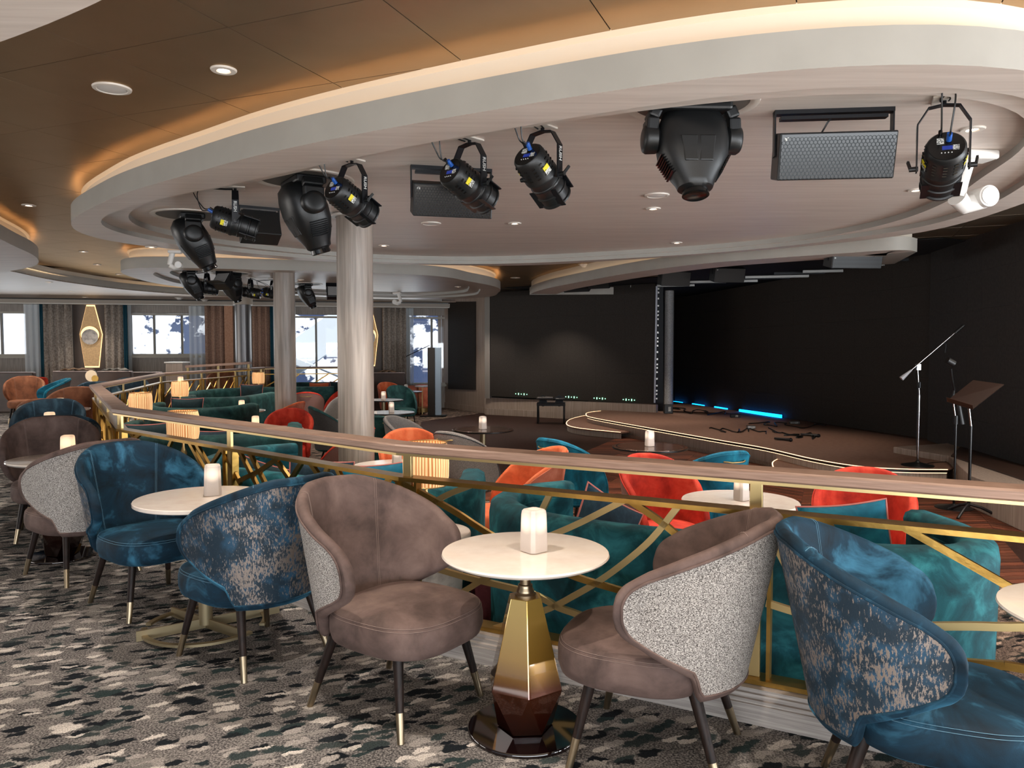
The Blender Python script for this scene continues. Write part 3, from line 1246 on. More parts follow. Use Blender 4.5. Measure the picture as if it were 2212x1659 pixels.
def wbox(mb, pa, pb, z0, z1, off, th):
    """box along the window wall from pixel column pa to pb; off = metres into the room from the wall face"""
    a, b = ws(pa), ws(pb)
    o = Vector((-wn_.x * (off + th / 2), -wn_.y * (off + th / 2), 0))
    zc = (z0 + z1) / 2
    return mb.bar((a.x + o.x, a.y + o.y, zc), (b.x + o.x, b.y + o.y, zc), th, z1 - z0)


mb = MB()
wbox(mb, -330, 1010, 2.56, 3.0, -.2, .2)
SILL = 1.36
for a, b, z1 in ((-330, -140, 2.56), (57, 283, 2.56), (-140, 57, SILL), (283, 455, SILL), (455, 600, 2.56), (600, 738, .43), (738, 884, 2.56), (884, 1010, .43)):
    wbox(mb, a, b, LZ, z1, -.2, .2)
wbox(mb, -1210, -330, LZ, 3.0, -.2, .2)
wall_w = struct(mb.build('wall_left', M_WALLP))
mb = MB()
mb.box((-24.1, 5.8, 1.45), (.2, 28, 3.46))
struct(mb.build('wall_side', M_OAKV))
# cornice bulkhead with a dark slot above it
mb = MB()
wbox(mb, -1200, 1000, 2.80, 2.90, .0, .38)
corn = struct(mb.build('trim_6', M_CORN))
wbox(MB(), -330, 1000, 2.9, 2.93, .0, .30).build('dark_slot', M_EDGE, corn)
wbox(MB(), -330, 1000, 2.775, 2.80, .10, .26).build('light_lip', mat('lip_light', 'cfcac2', .5), corn)


def window(n, pa, pb, z0, z1, mull, thk=.05):
    mb = MB()
    wbox(mb, pa, pb, z0 - .05, z0, -.12, .14)
    wbox(mb, pa, pb, z1, z1 + .05, -.12, .14)
    d = 3.2
    wbox(mb, pa - d, pa, z0 - .05, z1 + .05, -.12, .14)
    wbox(mb, pb, pb + d, z0 - .05, z1 + .05, -.12, .14)
    fr = struct(mb.build('window_%d' % n, M_WFRAME))
    for m_ in mull:
        wbox(MB(), m_ - 2.2, m_ + 2.2, z0, z1, -.11, .08).build('mullion', M_MULL, fr)
    ed = [pa] + mull + [pb]
    for a, b in zip(ed[:-1], ed[1:]):
        wbox(MB(), a + 1, b - 1, z0, z1, -.08, .01).build('pane', M_GLASS, fr)
    wbox(MB(), pa - 8, pb + 8, z0 - .11, z0 - .05, -.02, .12).build('sill', M_WFRAME, fr)
    return fr


window(1, -140, 57, 1.40, 2.52, [-40, 3])
window(2, 283, 455, 1.40, 2.50, [333, 393])
window(3, 600, 738, .50, 2.46, [683])
window(4, 886, 1010, .50, 2.46, [933])

# ------------------------------------------------------------------ curtains, sheers, sconces
def curtain(pa, pb, z0, z1, off, material, name, label, cat, amp=.05, n=None, group=None):
    a, b = ws(pa), ws(pb)
    L_ = (Vector((b.x, b.y)) - Vector((a.x, a.y))).length
    n = n or max(3, int(L_ / .16))
    k = n * 6
    mb = MB()
    zs = [z0 + (z1 - z0) * t for t in (0, .25, .5, .75, 1)]
    for i in range(k + 1):
        t = i / k
        ph = t * n * 2 * PI
        for z in zs:
            flare = 1 + .25 * (1 - (z - z0) / (z1 - z0))
            d = off + amp * flare * (math.sin(ph) + .35 * math.sin(2.3 * ph + 1)) + .05
            mb.v.append((a.x + wd.x * L_ * t - wn_.x * d, a.y + wd.y * L_ * t - wn_.y * d, z))
    m_ = len(zs)
    for i in range(k):
        for j in range(m_ - 1):
            mb.f.append((i * m_ + j, (i + 1) * m_ + j, (i + 1) * m_ + j + 1, i * m_ + j + 1))
    o = mb.build(name, material, smooth='all', fix=False)
    if name != 'sheer_curtain':
        md = o.modifiers.new('t', 'SOLIDIFY')
        md.thickness = .008
    return tag(o, label, cat, group)


curtain(98, 162, LZ, 2.77, .14, M_CURT, 'curtain', 'grey patterned curtain left of the diamond wall light', 'curtain')
curtain(232, 276, LZ, 2.77, .14, M_CURT, 'curtain', 'grey patterned curtain between the diamond wall light and the wide window', 'curtain')
curtain(446, 508, LZ, 2.77, .14, M_CURTW, 'curtain', 'warm lit patterned curtain right of the wide window, beside the round column', 'curtain')
curtain(547, 588, LZ, 2.77, .14, M_CURTW, 'curtain', 'warm lit patterned curtain between the two rear columns', 'curtain')
curtain(826, 876, LZ, 2.77, .14, M_CURT, 'curtain', 'grey lattice patterned curtain right of the big front column', 'curtain')
curtain(57, 97, LZ, 2.77, .06, M_SHEER, 'sheer_curtain', 'white sheer curtain over the right side of the leftmost window', 'curtain', .03)
curtain(411, 447, LZ, 2.77, .06, M_SHEER, 'sheer_curtain', 'white sheer curtain over the right side of the wide window', 'curtain', .03)
curtain(276, 287, LZ, 2.77, .06, M_SHEER, 'sheer_curtain', 'narrow white sheer at the left edge of the wide window', 'curtain', .03)
curtain(588, 640, LZ, 2.77, .06, M_SHEER, 'sheer_curtain', 'white sheer curtain behind the second column', 'curtain', .03)
curtain(876, 893, LZ, 2.77, .06, M_SHEER, 'sheer_curtain', 'white sheer curtain left of the tall window by the wood wall', 'curtain', .03)
curtain(95, 101, LZ, 2.77, .20, M_TEALC, 'drape_edge', 'thin teal curtain edge beside the leftmost sheer', 'curtain', .02, 2)
curtain(273, 281, LZ, 2.77, .20, M_TEALC, 'drape_edge', 'thin teal curtain edge left of the wide window', 'curtain', .02, 2)
curtain(586, 592, LZ, 2.77, .20, M_TEALC, 'drape_edge', 'thin teal curtain edge behind the second column', 'curtain', .02, 2)

M_SCG = emis('sconce_edge_light', 'ffd294', 1.3)
M_SCF = mat('textured_alabaster', 'a08664', 0.6, 0, 'b89a72', 25, bump=.4, bscale=60, emit='d8a870', estr=.2)


def sconce(pc, label, s=1.0):
    a, b = ws(pc - 34), ws(pc + 34)
    pb_ = MB()
    wbox(pb_, pc - 37, pc + 36, LZ, 2.79, .0, .06)
    base = ws(pc)
    t = thing('wall_light', label, 'wall light', (base.x - wn_.x * .06, base.y - wn_.y * .06, 0))
    inv = Matrix.Translation(t.location).inverted()
    pb_.v = [tuple(inv @ Vector(v)) for v in pb_.v]
    pb_.build('back_panel', M_WOODP, t)
    pxm = 21.9 / FPX

    def poly(k, off):
        pts = [(-7, 2.77), (9, 2.77), (23, 1.95), (15, LZ + 1.30), (-13, LZ + 1.30), (-22, 1.95)]
        zc = 1.9
        return [(wd.x * x * pxm * k - wn_.x * off, wd.y * x * pxm * k - wn_.y * off, zc + (z - zc) * k) for x, z in pts]
    for nm, k, o0, o1, m_ in (('edge_glow', 1.0, .0, .03, M_SCG), ('stone_face', .955, .03, .06, M_SCF)):
        A, B = poly(k, o0), poly(k, o1)
        mb = MB()
        mb.add(A + B, [tuple(range(6)), tuple(range(6, 12))[::-1]] + [(i, (i + 1) % 6, 6 + (i + 1) % 6, 6 + i) for i in range(6)])
        mb.build(nm, m_, t)

    def disc(r, off, m_, nm, dz=0, th=.03):
        mb = MB()
        n = 28
        for o_ in (off, off + th):
            for i in range(n):
                an = 2 * PI * i / n
                mb.v.append((wd.x * r * math.cos(an) - wn_.x * o_, wd.y * r * math.cos(an) - wn_.y * o_, 1.93 + dz + r * math.sin(an)))
        mb.f = [tuple(range(n)), tuple(range(n, 2 * n))[::-1]] + [(i, (i + 1) % n, n + (i + 1) % n, n + i) for i in range(n)]
        mb.build(nm, m_, t)
    disc(.25, .065, M_BRASS, 'ring_frame')
    disc(.235, .075, M_SCG, 'halo', .01)
    disc(.215, .085, M_MARBLE, 'marble_disc', -.05)
    return t


sconce(199, 'glowing diamond shaped wall light with a marble disc between curtains at left')
sconce(795, 'second diamond wall light, mostly hidden behind the big front column')

# warm wall panel and grille by the rear round column
mb = MB()
wbox(mb, 489, 507, .2, 2.78, .25, .05)
tag(mb.build('warm_panel', mat('copper_panel', 'a9795c', .6, 0, 'b98a6c', 20)), 'warm copper panel left of the rear round column', 'panel')

# wood wall with the small dark screen, left of the stage
WA, WB = Vector((*P2(955, 880, LZ), 0)), Vector((*P2(1048, 893, LZ), 0))
WC = Vector((*P2(1420, 909, LZ), 0))


def vquad(mb, a, b, z0, z1, th=.1):
    d = (Vector((b[0] - a[0], b[1] - a[1]))).normalized()
    n_ = Vector((-d.y, d.x)) * th / 2
    zc = (z0 + z1) / 2
    return mb.bar((a[0] + n_.x, a[1] + n_.y, zc), (b[0] + n_.x, b[1] + n_.y, zc), th, z1 - z0)


mb = MB()
vquad(mb, WA, WB, LZ, ZC)
sA, sB = onplane(1057, 750, atd(1057, 750, 21.5), atd(1420, 750, 18.75)), atd(1418, 750, 18.75)
vquad(mb, (sA.x - .14, sA.y + .1), sB, LZ, .19, .12)
vquad(mb, WA - Vector((.02, 0, 0)), WA + Vector((.0, 3.0, 0)), LZ, ZC)
wallb = struct(mb.build('wall_stage_left', M_OAKV))
bs = MB()
vquad(bs, WA - Vector((0, .03, 0)), WB - Vector((0, .03, 0)), LZ, LZ + .17, .05)
vquad(bs, (sA.x - .12, sA.y - .06), (sB.x - 1.6, sB.y + 1.12), LZ, LZ + .17, .05)
struct(bs.build('baseboard_stage_left', M_OAKV))


def led_screen(name, label, q, th=.06, material=M_LEDWALL, cols=6, rows=4):
    """q: four corner points bl, br, tr, tl. Cabinets are separate parts with hairline joints"""
    bl, br, tr, tl_ = [Vector(v) for v in q]
    t = thing(name, label, 'screen', (bl.x, bl.y, bl.z))
    nrm = (br - bl).cross(tl_ - bl).normalized()
    if nrm.y > 0:
        nrm = -nrm
    for i in range(cols):
        for j in range(rows):
            g, gv = .0006 / (br - bl).length, .0006 / 3.0
            u0, u1, v0, v1 = i / cols + g, (i + 1) / cols - g, j / rows + gv, (j + 1) / rows - gv
            def pt(u, v):
                return (bl * (1 - u) + br * u) * (1 - v) + (tl_ * (1 - u) + tr * u) * v - bl
            f = [pt(u0, v0), pt(u1, v0), pt(u1, v1), pt(u0, v1)]
            mb = MB().add(f + [p - nrm * th for p in f], [(0, 1, 2, 3), (7, 6, 5, 4), (0, 4, 5, 1), (1, 5, 6, 2), (2, 6, 7, 3), (3, 7, 4, 0)])
            mb.build('cabinet', material, t)
    return t


q = [onplane(px, py, WA, WB) + Vector((0, -.05, 0)) for px, py in ((968, 840), (1027, 842), (1027, 651.5), (968, 652))]
led_screen('wall_screen', 'small upright black screen on the wood wall left of the stage', q, .03, M_LEDWALL, 1, 1)
a0, b0 = atd(1059, 750, 21.4), atd(1416, 750, 18.8)
q = [onplane(px, py, a0, b0) for px, py in ((1059, 856), (1416, 873), (1416, 612), (1059, 632))]
scrL = led_screen('led_wall', 'wide black video wall at the left of the stage, with tiny green lights below', q, .08, M_LEDWALL, 6, 4)
mb = MB()
vquad(mb, atd(1047, 750, 21.5), atd(1058, 750, 21.42), .17, ZC, .1)
tag(mb.build('screen_reveal', mat('reveal_grey', '77726b', .5)), 'grey upright reveal strip at the left edge of the left video wall', 'trim')
for g in ((1114, 5, 851.5), (1222, 5, 858.0), (1283, 5, 860.8), (1346, 5, 863.8)):
    for k in range(g[1]):
        p = onplane(g[0] + k * 6.0, g[2] + k * .35 - 1, a0, b0)
        o = MB().box((0, 0, 0), (.022, .02, .05 if k % 2 else .02)).build('status_light', M_GRN, scrL)
        o.location = (p.x - scrL.location.x, p.y - .03 - scrL.location.y, p.z - scrL.location.z)
# pale cabinet edge right of the left video wall
q0, q1 = atd(1418.5, 618, 18.75), atd(1414, 870, 18.75)
mb = MB().bar(q1, q0, .03, .04)
t = mb.build('screen_edge', mat('edge_white', 'b8bcc8', .5))
tag(t, 'thin pale cabinet edge with brackets, right side of the left video wall', 'screen edge')
for k in range(22):
    p = q0 + (q1 - q0) * ((k + .5 + .3 * math.sin(k * 5)) / 22)
    MB().box((p.x + .045, p.y, p.z), (.035, .03, .04)).build('bracket', M_ALU, t)
# dark side mast and truss with translucent drape
mb = MB().bar(atd(1424.5, 890, 19.3), atd(1424.5, 612, 19.3), .16, .16)
tag(mb.build('mast', mat('mast_blue_black', '10161c', .6)), 'dark blue-black mast between the two video walls', 'mast')
a, b = atd(1443, 885, 21.5), atd(1443, 618, 21.5)
tr = thing('drape_column', 'grey translucent draped truss column between the two video walls', 'column', (a.x, a.y, a.z))
MB().tube([(0, 0, 0), (0, 0, b.z - a.z)], .125, 14).build('drape', M_TRUSS, tr, smooth=True)
for s in (-1, 1):
    MB().tube([(s * .125, -.04, 0), (s * .125, -.04, b.z - a.z)], .014, 6).build('truss_tube', M_ALU, tr)
# big back video wall and the angled right wing
q = [atd(1457, 868, 23.0), atd(2016, 950, 12.9), atd(2021, 545, 12.9), atd(1457, 645, 23.0)]
led_screen('led_wall', 'huge black video wall behind the stage, centre', q, .08, M_LEDWALL, 10, 6)
q = [atd(2014, 951, 12.85), atd(2300, 1048, 8.9), atd(2300, 440, 8.9), atd(2022, 545, 12.85)]
led_screen('led_wall', 'charcoal video wall wing at the right edge, angled towards the room', q, .08, M_LEDWALL2, 8, 6)
# black backdrop behind the stage
mb = MB()
vquad(mb, (-1.0, 24.0), (9.5, 24.0), LZ, ZC + .1)
vquad(mb, (9.5, 24.0), (9.5, 5.0), LZ, ZC + .1)
struct(mb.build('wall_back', mat('backdrop_black', '0d0d0e', .9)))

# ------------------------------------------------------------------ stage
ST = 0.0
fr = [P2(*p, ST) for p in [(1298, 887.6), (1272, 891), (1265.5, 895.5), (1280, 902.5), (1393, 923), (1547.5, 950), (1650, 967.6), (1753, 991), (1853, 1007.2), (1950, 1013.5), (2047.6, 1014.8)]]
frc = [(p.x, p.y) for p in catmull([Vector((*p, 0)) for p in fr], 6)]
stage_poly = frc + [(7.3, 11.6), (7.3, 13.2), (4.4, 23.9), (2.2, 23.9), (2.5, 20.1)]
mb = MB()
mb.prism(stage_poly, ST - .012, ST)
stage = struct(mb.build('floor_stage', M_STAGE))
def off_line(l, d):
    out = []
    for i, p in enumerate(l):
        a, b = l[max(i - 1, 0)], l[min(i + 1, len(l) - 1)]
        t = Vector((b[0] - a[0], b[1] - a[1])).normalized()
        out.append((p[0] - t.y * d, p[1] + t.x * d))
    return out
mb = MB().strip(off_line(frc, .03), LZ, off_line(frc, .03), ST - .05, closed=False)
mb.build('riser', M_OAKV, stage)
MB().strip(off_line(frc, .02), LZ, off_line(frc, .0), LZ + .07, closed=False).build('riser_foot', M_OAKV, stage)
mb = MB().strip(frc, ST - .035, frc, ST - .008, closed=False).strip(frc, ST - .035, off_line(frc, .03), ST - .035, closed=False)
mb.build('nosing', M_NOSE, stage)
MB().strip(off_line(frc, .001), ST - .004, off_line(frc, -.004), ST + .006, closed=False).strip(off_line(frc, -.004), ST + .006, off_line(frc, .014), ST + .006, closed=False).build('edge_light', M_LEDN, stage)
MB().strip(off_line(frc, .026), ST - .052, off_line(frc, .018), ST - .042, closed=False).build('under_nosing_light', M_LEDN, stage)


def step(name, pts, close, z, label):
    f = [(p.x, p.y) for p in catmull([Vector((*P2(*p, z), 0)) for p in pts], 6)]
    t = MB().prism(f + close, z - .03, z).build('tread', M_STAGE)
    t.name = name
    struct(t)
    MB().strip(off_line(f, .02), LZ, off_line(f, .02), z - .03, closed=False).build('riser', M_OAKV, t)
    MB().strip(off_line(f, -.003), z - .003, off_line(f, -.005), z + .006, closed=False).strip(off_line(f, -.005), z + .006, off_line(f, .012), z + .006, closed=False).build('edge_light', M_LEDN, t)
    return t


ZT = LZ + .14
step('trim_7', [(1298, 893), (1262, 898), (1234, 905), (1223.5, 913), (1229, 920), (1260, 926), (1341, 934)], [P2(1395, 926, ZT), P2(1300, 893, ZT)], ZT, 'left')
step('trim_8', [(1690, 988), (1672, 996), (1668, 1004), (1676, 1014), (1710, 1026), (1823, 1036), (1900, 1039)], [P2(1900, 1012, ZT), P2(1760, 990, ZT)], ZT, 'right')
# oak block at the right of the stage
mb = MB()
mb.prism([P2(2047, 1042, LZ), P2(2092, 1094, LZ), P2(2212, 1150, LZ), (5.6, 5.6), (8.6, 5.6), (8.8, 9.0), (7.2, 12.2), (5.75, 11.6)], LZ, .09)
blk = struct(mb.build('trim_9', M_OAKV, bevel=.01))
mb = MB()
mb.prism([P2(2054, 985, .1), P2(2090, 997, .1), P2(2212, 1037, .1), (6.4, 5.8), (8.4, 5.8), (8.8, 9.0), (7.2, 12.2)], .09, .105)
mb.build('block_top', mat('dark_veneer_top', '3b2a22', .4), blk)
# blue light bars at the foot of the back video wall
for i, (x0, y0, x1, y1) in enumerate(((1451, 868.5, 1474, 871.5), (1496, 874, 1521, 878), (1544, 880.5, 1571, 885), (1597.5, 887, 1688, 899.5))):
    sa, sb = atd(1457, 868, 23.0), atd(2016, 950, 12.9)
    a = onplane(x0, y0, sa, sb)
    b = onplane(x1, y1, sa, sb)
    a = atd(x0, y0, a.y - .12)
    b = atd(x1, y1, b.y - .12)
    t = thing('light_bar', ['first glowing blue light bar from the left, by the draped column', 'second glowing blue light bar from the left at the video wall foot',
              'third glowing blue light bar from the left at the video wall foot', 'longest glowing blue light bar on the stage, rightmost of four'][i], 'light bar', (a.x, a.y, a.z), 0)
    MB().bar((0, 0, 0), b - a, .03, .07).build('tube', M_BLED, t)
    MB().bar((0, .045, -.02), b - a + Vector((0, .045, -.02)), .04, .09).build('housing', M_BLACKM, t)

# ================================================================== BRASS RAILING
def seg_sweep(path, i, prof):
    full = MB().sweep(path, prof, cap=False)
    k = len(prof)
    vs = full.v[i * k:(i + 2) * k]
    fs = [(q, (q + 1) % k, k + (q + 1) % k, k + q) for q in range(k)] + [tuple(range(k))[::-1], tuple(range(k, 2 * k))]
    return MB().add(vs, fs)


railing = thing('railing', 'long brass railing with a pale oak handrail and crossing brass bars', 'railing')
RP = [(p.x, p.y) for p in rail_pts]
hp = [(0, 1.032), (0, 1.062), (-.008, 1.07), (-.142, 1.07), (-.15, 1.062), (-.15, 1.032), (-.142, 1.024), (-.008, 1.024)]
for i in range(6):
    seg_sweep(RP, i, hp).build('handrail', M_RAIL, railing)
    seg_sweep(RP, i, [(-.012, 1.010), (-.138, 1.010), (-.138, 1.024), (-.012, 1.024)]).build('rail_strip', M_BRASSD, railing)
    seg_sweep(RP, i, [(-.03, .868), (-.125, .868), (-.125, .89), (-.03, .89)]).build('mid_rail', M_BRASS, railing)
    seg_sweep(RP, i, [(-.03, .137), (-.125, .137), (-.125, .158), (-.03, .158)]).build('bottom_rail', M_BRASS, railing)


def seg_frame(i):
    a, b = Vector(RP[i]), Vector(RP[i + 1])
    d = (b - a).normalized()
    n = Vector((d.y, -d.x)) * .078     # away from the camera side
    return a + n, b + n, d


def post(i, pt, paired=True):
    a, b, d = seg_frame(i)
    MB().bar((pt.x, pt.y, .158), (pt.x, pt.y, 1.012), .052, .022, side=(d.x, d.y, 0)).build('post', M_BRASSD, railing, bevel=.002)
    if paired:
        for s in (-1, 1):
            q = Vector((pt.x, pt.y)) + d * (s * .062)
            MB().bar((q.x, q.y, .158), (q.x, q.y, .87), .016, .05, side=(d.x, d.y, 0)).build('panel_upright', M_BRASS, railing)


def rail_hit(i, px, py):
    a, b, d = seg_frame(i)
    return onplane(px, py, a, b)


for px in (1632, 2560):
    q = rail_hit(0, px, 1200)
    post(0, q)
post(0, rail_hit(0, 882, 1100))
q = rail_hit(1, 497, 950)
post(1, q)
for px in (262,):
    post(1, rail_hit(1, px, 930))
bars0 = [
    [(1460, 1100), (1410, 1162), (1352, 1213), (1294, 1255), (1236, 1289), (1187, 1314), (1091, 1350), (1034, 1365), (976, 1372)],
    [(1326, 1092), (1225, 1142), (1100, 1188), (1000, 1208), (886, 1213)],
    [(985, 1062), (958, 1073), (905, 1110)],
    [(905, 1062), (976, 1101), (1039, 1142), (1130, 1195), (1222, 1237), (1271, 1255), (1337, 1274), (1420, 1300)],
    [(895, 1213), (1005, 1246), (1129, 1276), (1181, 1297), (1207, 1312), (1280, 1340), (1400, 1400)],
    [(925, 1270), (1019, 1333), (1086, 1385)],
    [(1384, 1097), (1436, 1133), (1530, 1215), (1620, 1275)],
    [(905, 1330), (980, 1290), (1060, 1240), (1130, 1180), (1180, 1083)],
    [(1620, 1110), (1560, 1200), (1450, 1330), (1300, 1430)],
    [(1668, 1165), (1700, 1225), (1728, 1300), (1745, 1380), (1752, 1470)],
    [(1655, 1302), (1741, 1327), (1850, 1344), (1960, 1352), (2092, 1352), (2187, 1354), (2300, 1350)],
    [(1978, 1153), (2080, 1210), (2195, 1276), (2300, 1340)],
    [(1790, 1130), (1850, 1250), (1960, 1400), (2060, 1520)],
    [(2169, 1437), (2260, 1452)],
    [(1760, 1512), (1850, 1470), (1990, 1430), (2169, 1437)],
]
def reach(pts):
    """let bar ends that stop near the mid rail or the bottom rail run right up to them"""
    pts = list(pts)
    for e, n_ in ((0, 1), (-1, -2)):
        p, q_ = pts[e], pts[n_]
        dz = p.z - q_.z
        for zt in (.874, .155):
            if abs(p.z - zt) < .14 and abs(dz) > .02 and (zt - p.z) * dz > 0:
                pts[e] = p + (p - q_) * ((zt - p.z) / dz)
            elif (p.z > .88 and zt > .5) or (p.z < .15 and zt < .5):
                if abs(dz) > .02:
                    pts[e] = p + (p - q_) * ((zt - p.z) / dz)
    return pts


for b_ in bars0:
    a, b, d = seg_frame(0)
    pts = reach([rail_hit(0, *p) for p in b_])
    pts = catmull(pts, 4) if len(pts) > 2 else pts
    MB().ribbon(pts, .030, .022, (d.y, -d.x, 0)).build('brass_bar', M_BRASSD if len(b_) % 2 else M_BRASS, railing)
bars1 = [[(498, 1003), (520, 1045)], [(522, 983), (562, 1060)], [(544, 986), (584, 1065)], [(594, 995), (560, 1018), (518, 1038)], [(600, 998), (648, 1065)],
         [(640, 1018), (600, 1080)], [(700, 1030), (660, 1120)], [(690, 1028), (760, 1130)], [(740, 1036), (800, 1160)], [(830, 1050), (740, 1180)],
         [(470, 985), (440, 1030), (400, 1070)], [(430, 968), (460, 1020)], [(415, 965), (445, 1020)], [(275, 925), (300, 960), (330, 1000)], [(300, 940), (275, 960)],
         [(370, 955), (350, 1000)], [(285, 935), (312, 985)]]
for b_ in bars1:
    a, b, d = seg_frame(1)
    pts = [rail_hit(1, *p) for p in b_]
    pts = [p for p in pts if p.z > .14]
    if len(pts) < 2:
        continue
    pts = reach(pts)
    MB().ribbon(pts, .030, .022, (d.y, -d.x, 0)).build('brass_bar', M_BRASS, railing)
for i in range(2, 6):
    a, b, d = seg_frame(i)
    L_ = (b - a).length
    n = max(1, int(round(L_ / 1.5)))
    for k in range(n + (1 if i > 2 else 0)):
        q = a + d * (L_ * (k + (.25 if i == 2 else 0)) / n)
        if i == 2 and k == n - 1:
            pass
        post(i, q, True)
        s0, s1 = L_ * k / n + .1, L_ * (k + 1) / n - .1
        if k < n:
            for u0, z0, u1, z1 in ((.0, .16, .45, .87), (.16, .87, .62, .16), (.5, .16, 1.0, .75), (.85, .87, .55, .5), (0, .55, .3, .87)):
                p0 = a + d * (s0 + (s1 - s0) * u0)
                p1 = a + d * (s0 + (s1 - s0) * u1)
                MB().ribbon([(p0.x, p0.y, z0), (p1.x, p1.y, z1)], .030, .022, (d.y, -d.x, 0)).build('brass_bar', M_BRASS, railing)
# short second rail by the rear column
t = thing('railing', 'short oak and brass rail in front of the rear round column', 'railing')
a, b = atd(403, 792, 19.6), atd(541, 784, 19.2)
MB().bar(a, b, .12, .06).build('handrail', M_RAIL, t)
for k in (.02, .5, .97):
    p = a + (b - a) * k
    MB().bar((p.x, p.y, 0.0), (p.x, p.y, p.z), .05, .03).build('post', M_BRASSD, t)
MB().bar(a - Vector((0, 0, .18)), b - Vector((0, 0, .18)), .06, .03).build('mid_rail', M_BRASS, t)

# ================================================================== COLUMNS
def column(px, Y, r, zb, zt, label, m_=M_COLUMN, cap=None):
    p = atd(px, 750, Y)
    t = thing('column', label, 'column', (p.x, p.y, zb))
    h = zt - zb
    MB().lathe([(r, 0), (r, h)], 48).build('shaft', m_, t, smooth=True)
    MB().lathe([(r + .05, h - .012), (r + .055, h - .025), (r + .05, h - .034), (r + .01, h - .034)], 48, cap=False).build('ceiling_collar', M_WHITEP, t, smooth=True)
    MB().lathe([(r + .012, 0), (r + .012, .08), (r + .003, .085)], 48, cap=False).build('foot_band', M_OAKV, t, smooth=True)
    if cap:
        MB().lathe([(r + .05, h - cap), (r + .05, h)], 40).build('capital', M_CORN, t, smooth=True)
    return t


column(768, 8.0, .184, LZ, Z4, 'largest grey oak column, in front of the orange chair and below a spotlight')
column(615.5, 13.8, .186, LZ, Z4, 'second grey oak column, behind the orange and red chairs')
column(526, 19.6, .19, 0, ZS, 'rear dark metal column with a capital, by the window curtains', mat('column_dark_metal', '6c6a6a', .35, .7), .27)
p = atd(938, 750, 21.0)
t = thing('column', 'slim square column by the tall window, dark on the left and pale blue on the right', 'column', (p.x, p.y, LZ))
MB().box((-.07, 0, .93), (.2, .22, 1.86)).build('dark_side', mat('dark_bronze_face', '3a342e', .35, .5), t)
MB().box((.10, 0, .93), (.16, .22, 1.86)).build('pale_side', mat('pale_blue_face', '9fb4c6', .35), t)
MB().box((-.02, -.1, .02), (.7, .4, .03)).build('foot_plate', M_EDGE, t)
MB().tube([(-.75, -.1, 1.62), (-.1, -.1, 1.93)], .012, 6).build('boom_arm', M_BLACKM, t)


# ================================================================== CHAIRS
def shellgeo(Rx, Ry, yc, Lf, T, ztop, zbot, rc, lean, ns=46, flare=0.0):
    arc = PI / 2 * math.sqrt((Rx * Rx + Ry * Ry) / 2)
    Lt = arc + Lf
    fa = arc / Lt

    def frame(s, z):
        a_ = abs(s)
        if a_ <= fa:
            a = s / fa * PI / 2
            x, y = Rx * math.sin(a), yc - Ry * math.cos(a)
            nx, ny = math.sin(a) / Rx, -math.cos(a) / Ry
            l = math.hypot(nx, ny)
            nx, ny = nx / l, ny / l
        else:
            sg = 1 if s > 0 else -1
            f = (a_ - fa) / (1 - fa)
            x, y = sg * (Rx + flare * f * f), yc + f * Lf
            nx, ny = sg, -.15 * f
        ln = lean(a_) * (z - .34)
        return x + nx * ln, y + ny * ln, nx, ny

    def lim(s, m=0.0):
        a_ = abs(s)
        e = max(0.0, (1 - a_) * Lt - m)
        dz = 0 if e >= rc else rc - math.sqrt(max(0, rc * rc - (rc - e) ** 2))
        zb, zt = zbot(a_) + m, ztop(a_) - m
        hh = (zt - zb) / 2
        dz = min(dz, hh - .002)
        return zb + dz, zt - dz
    sm = [math.sin(PI / 2 * (i / ns)) * .35 + .65 * (i / ns) for i in range(ns + 1)]
    S = [-v for v in sm[::-1]] + sm[1:]
    return frame, lim, S, Lt


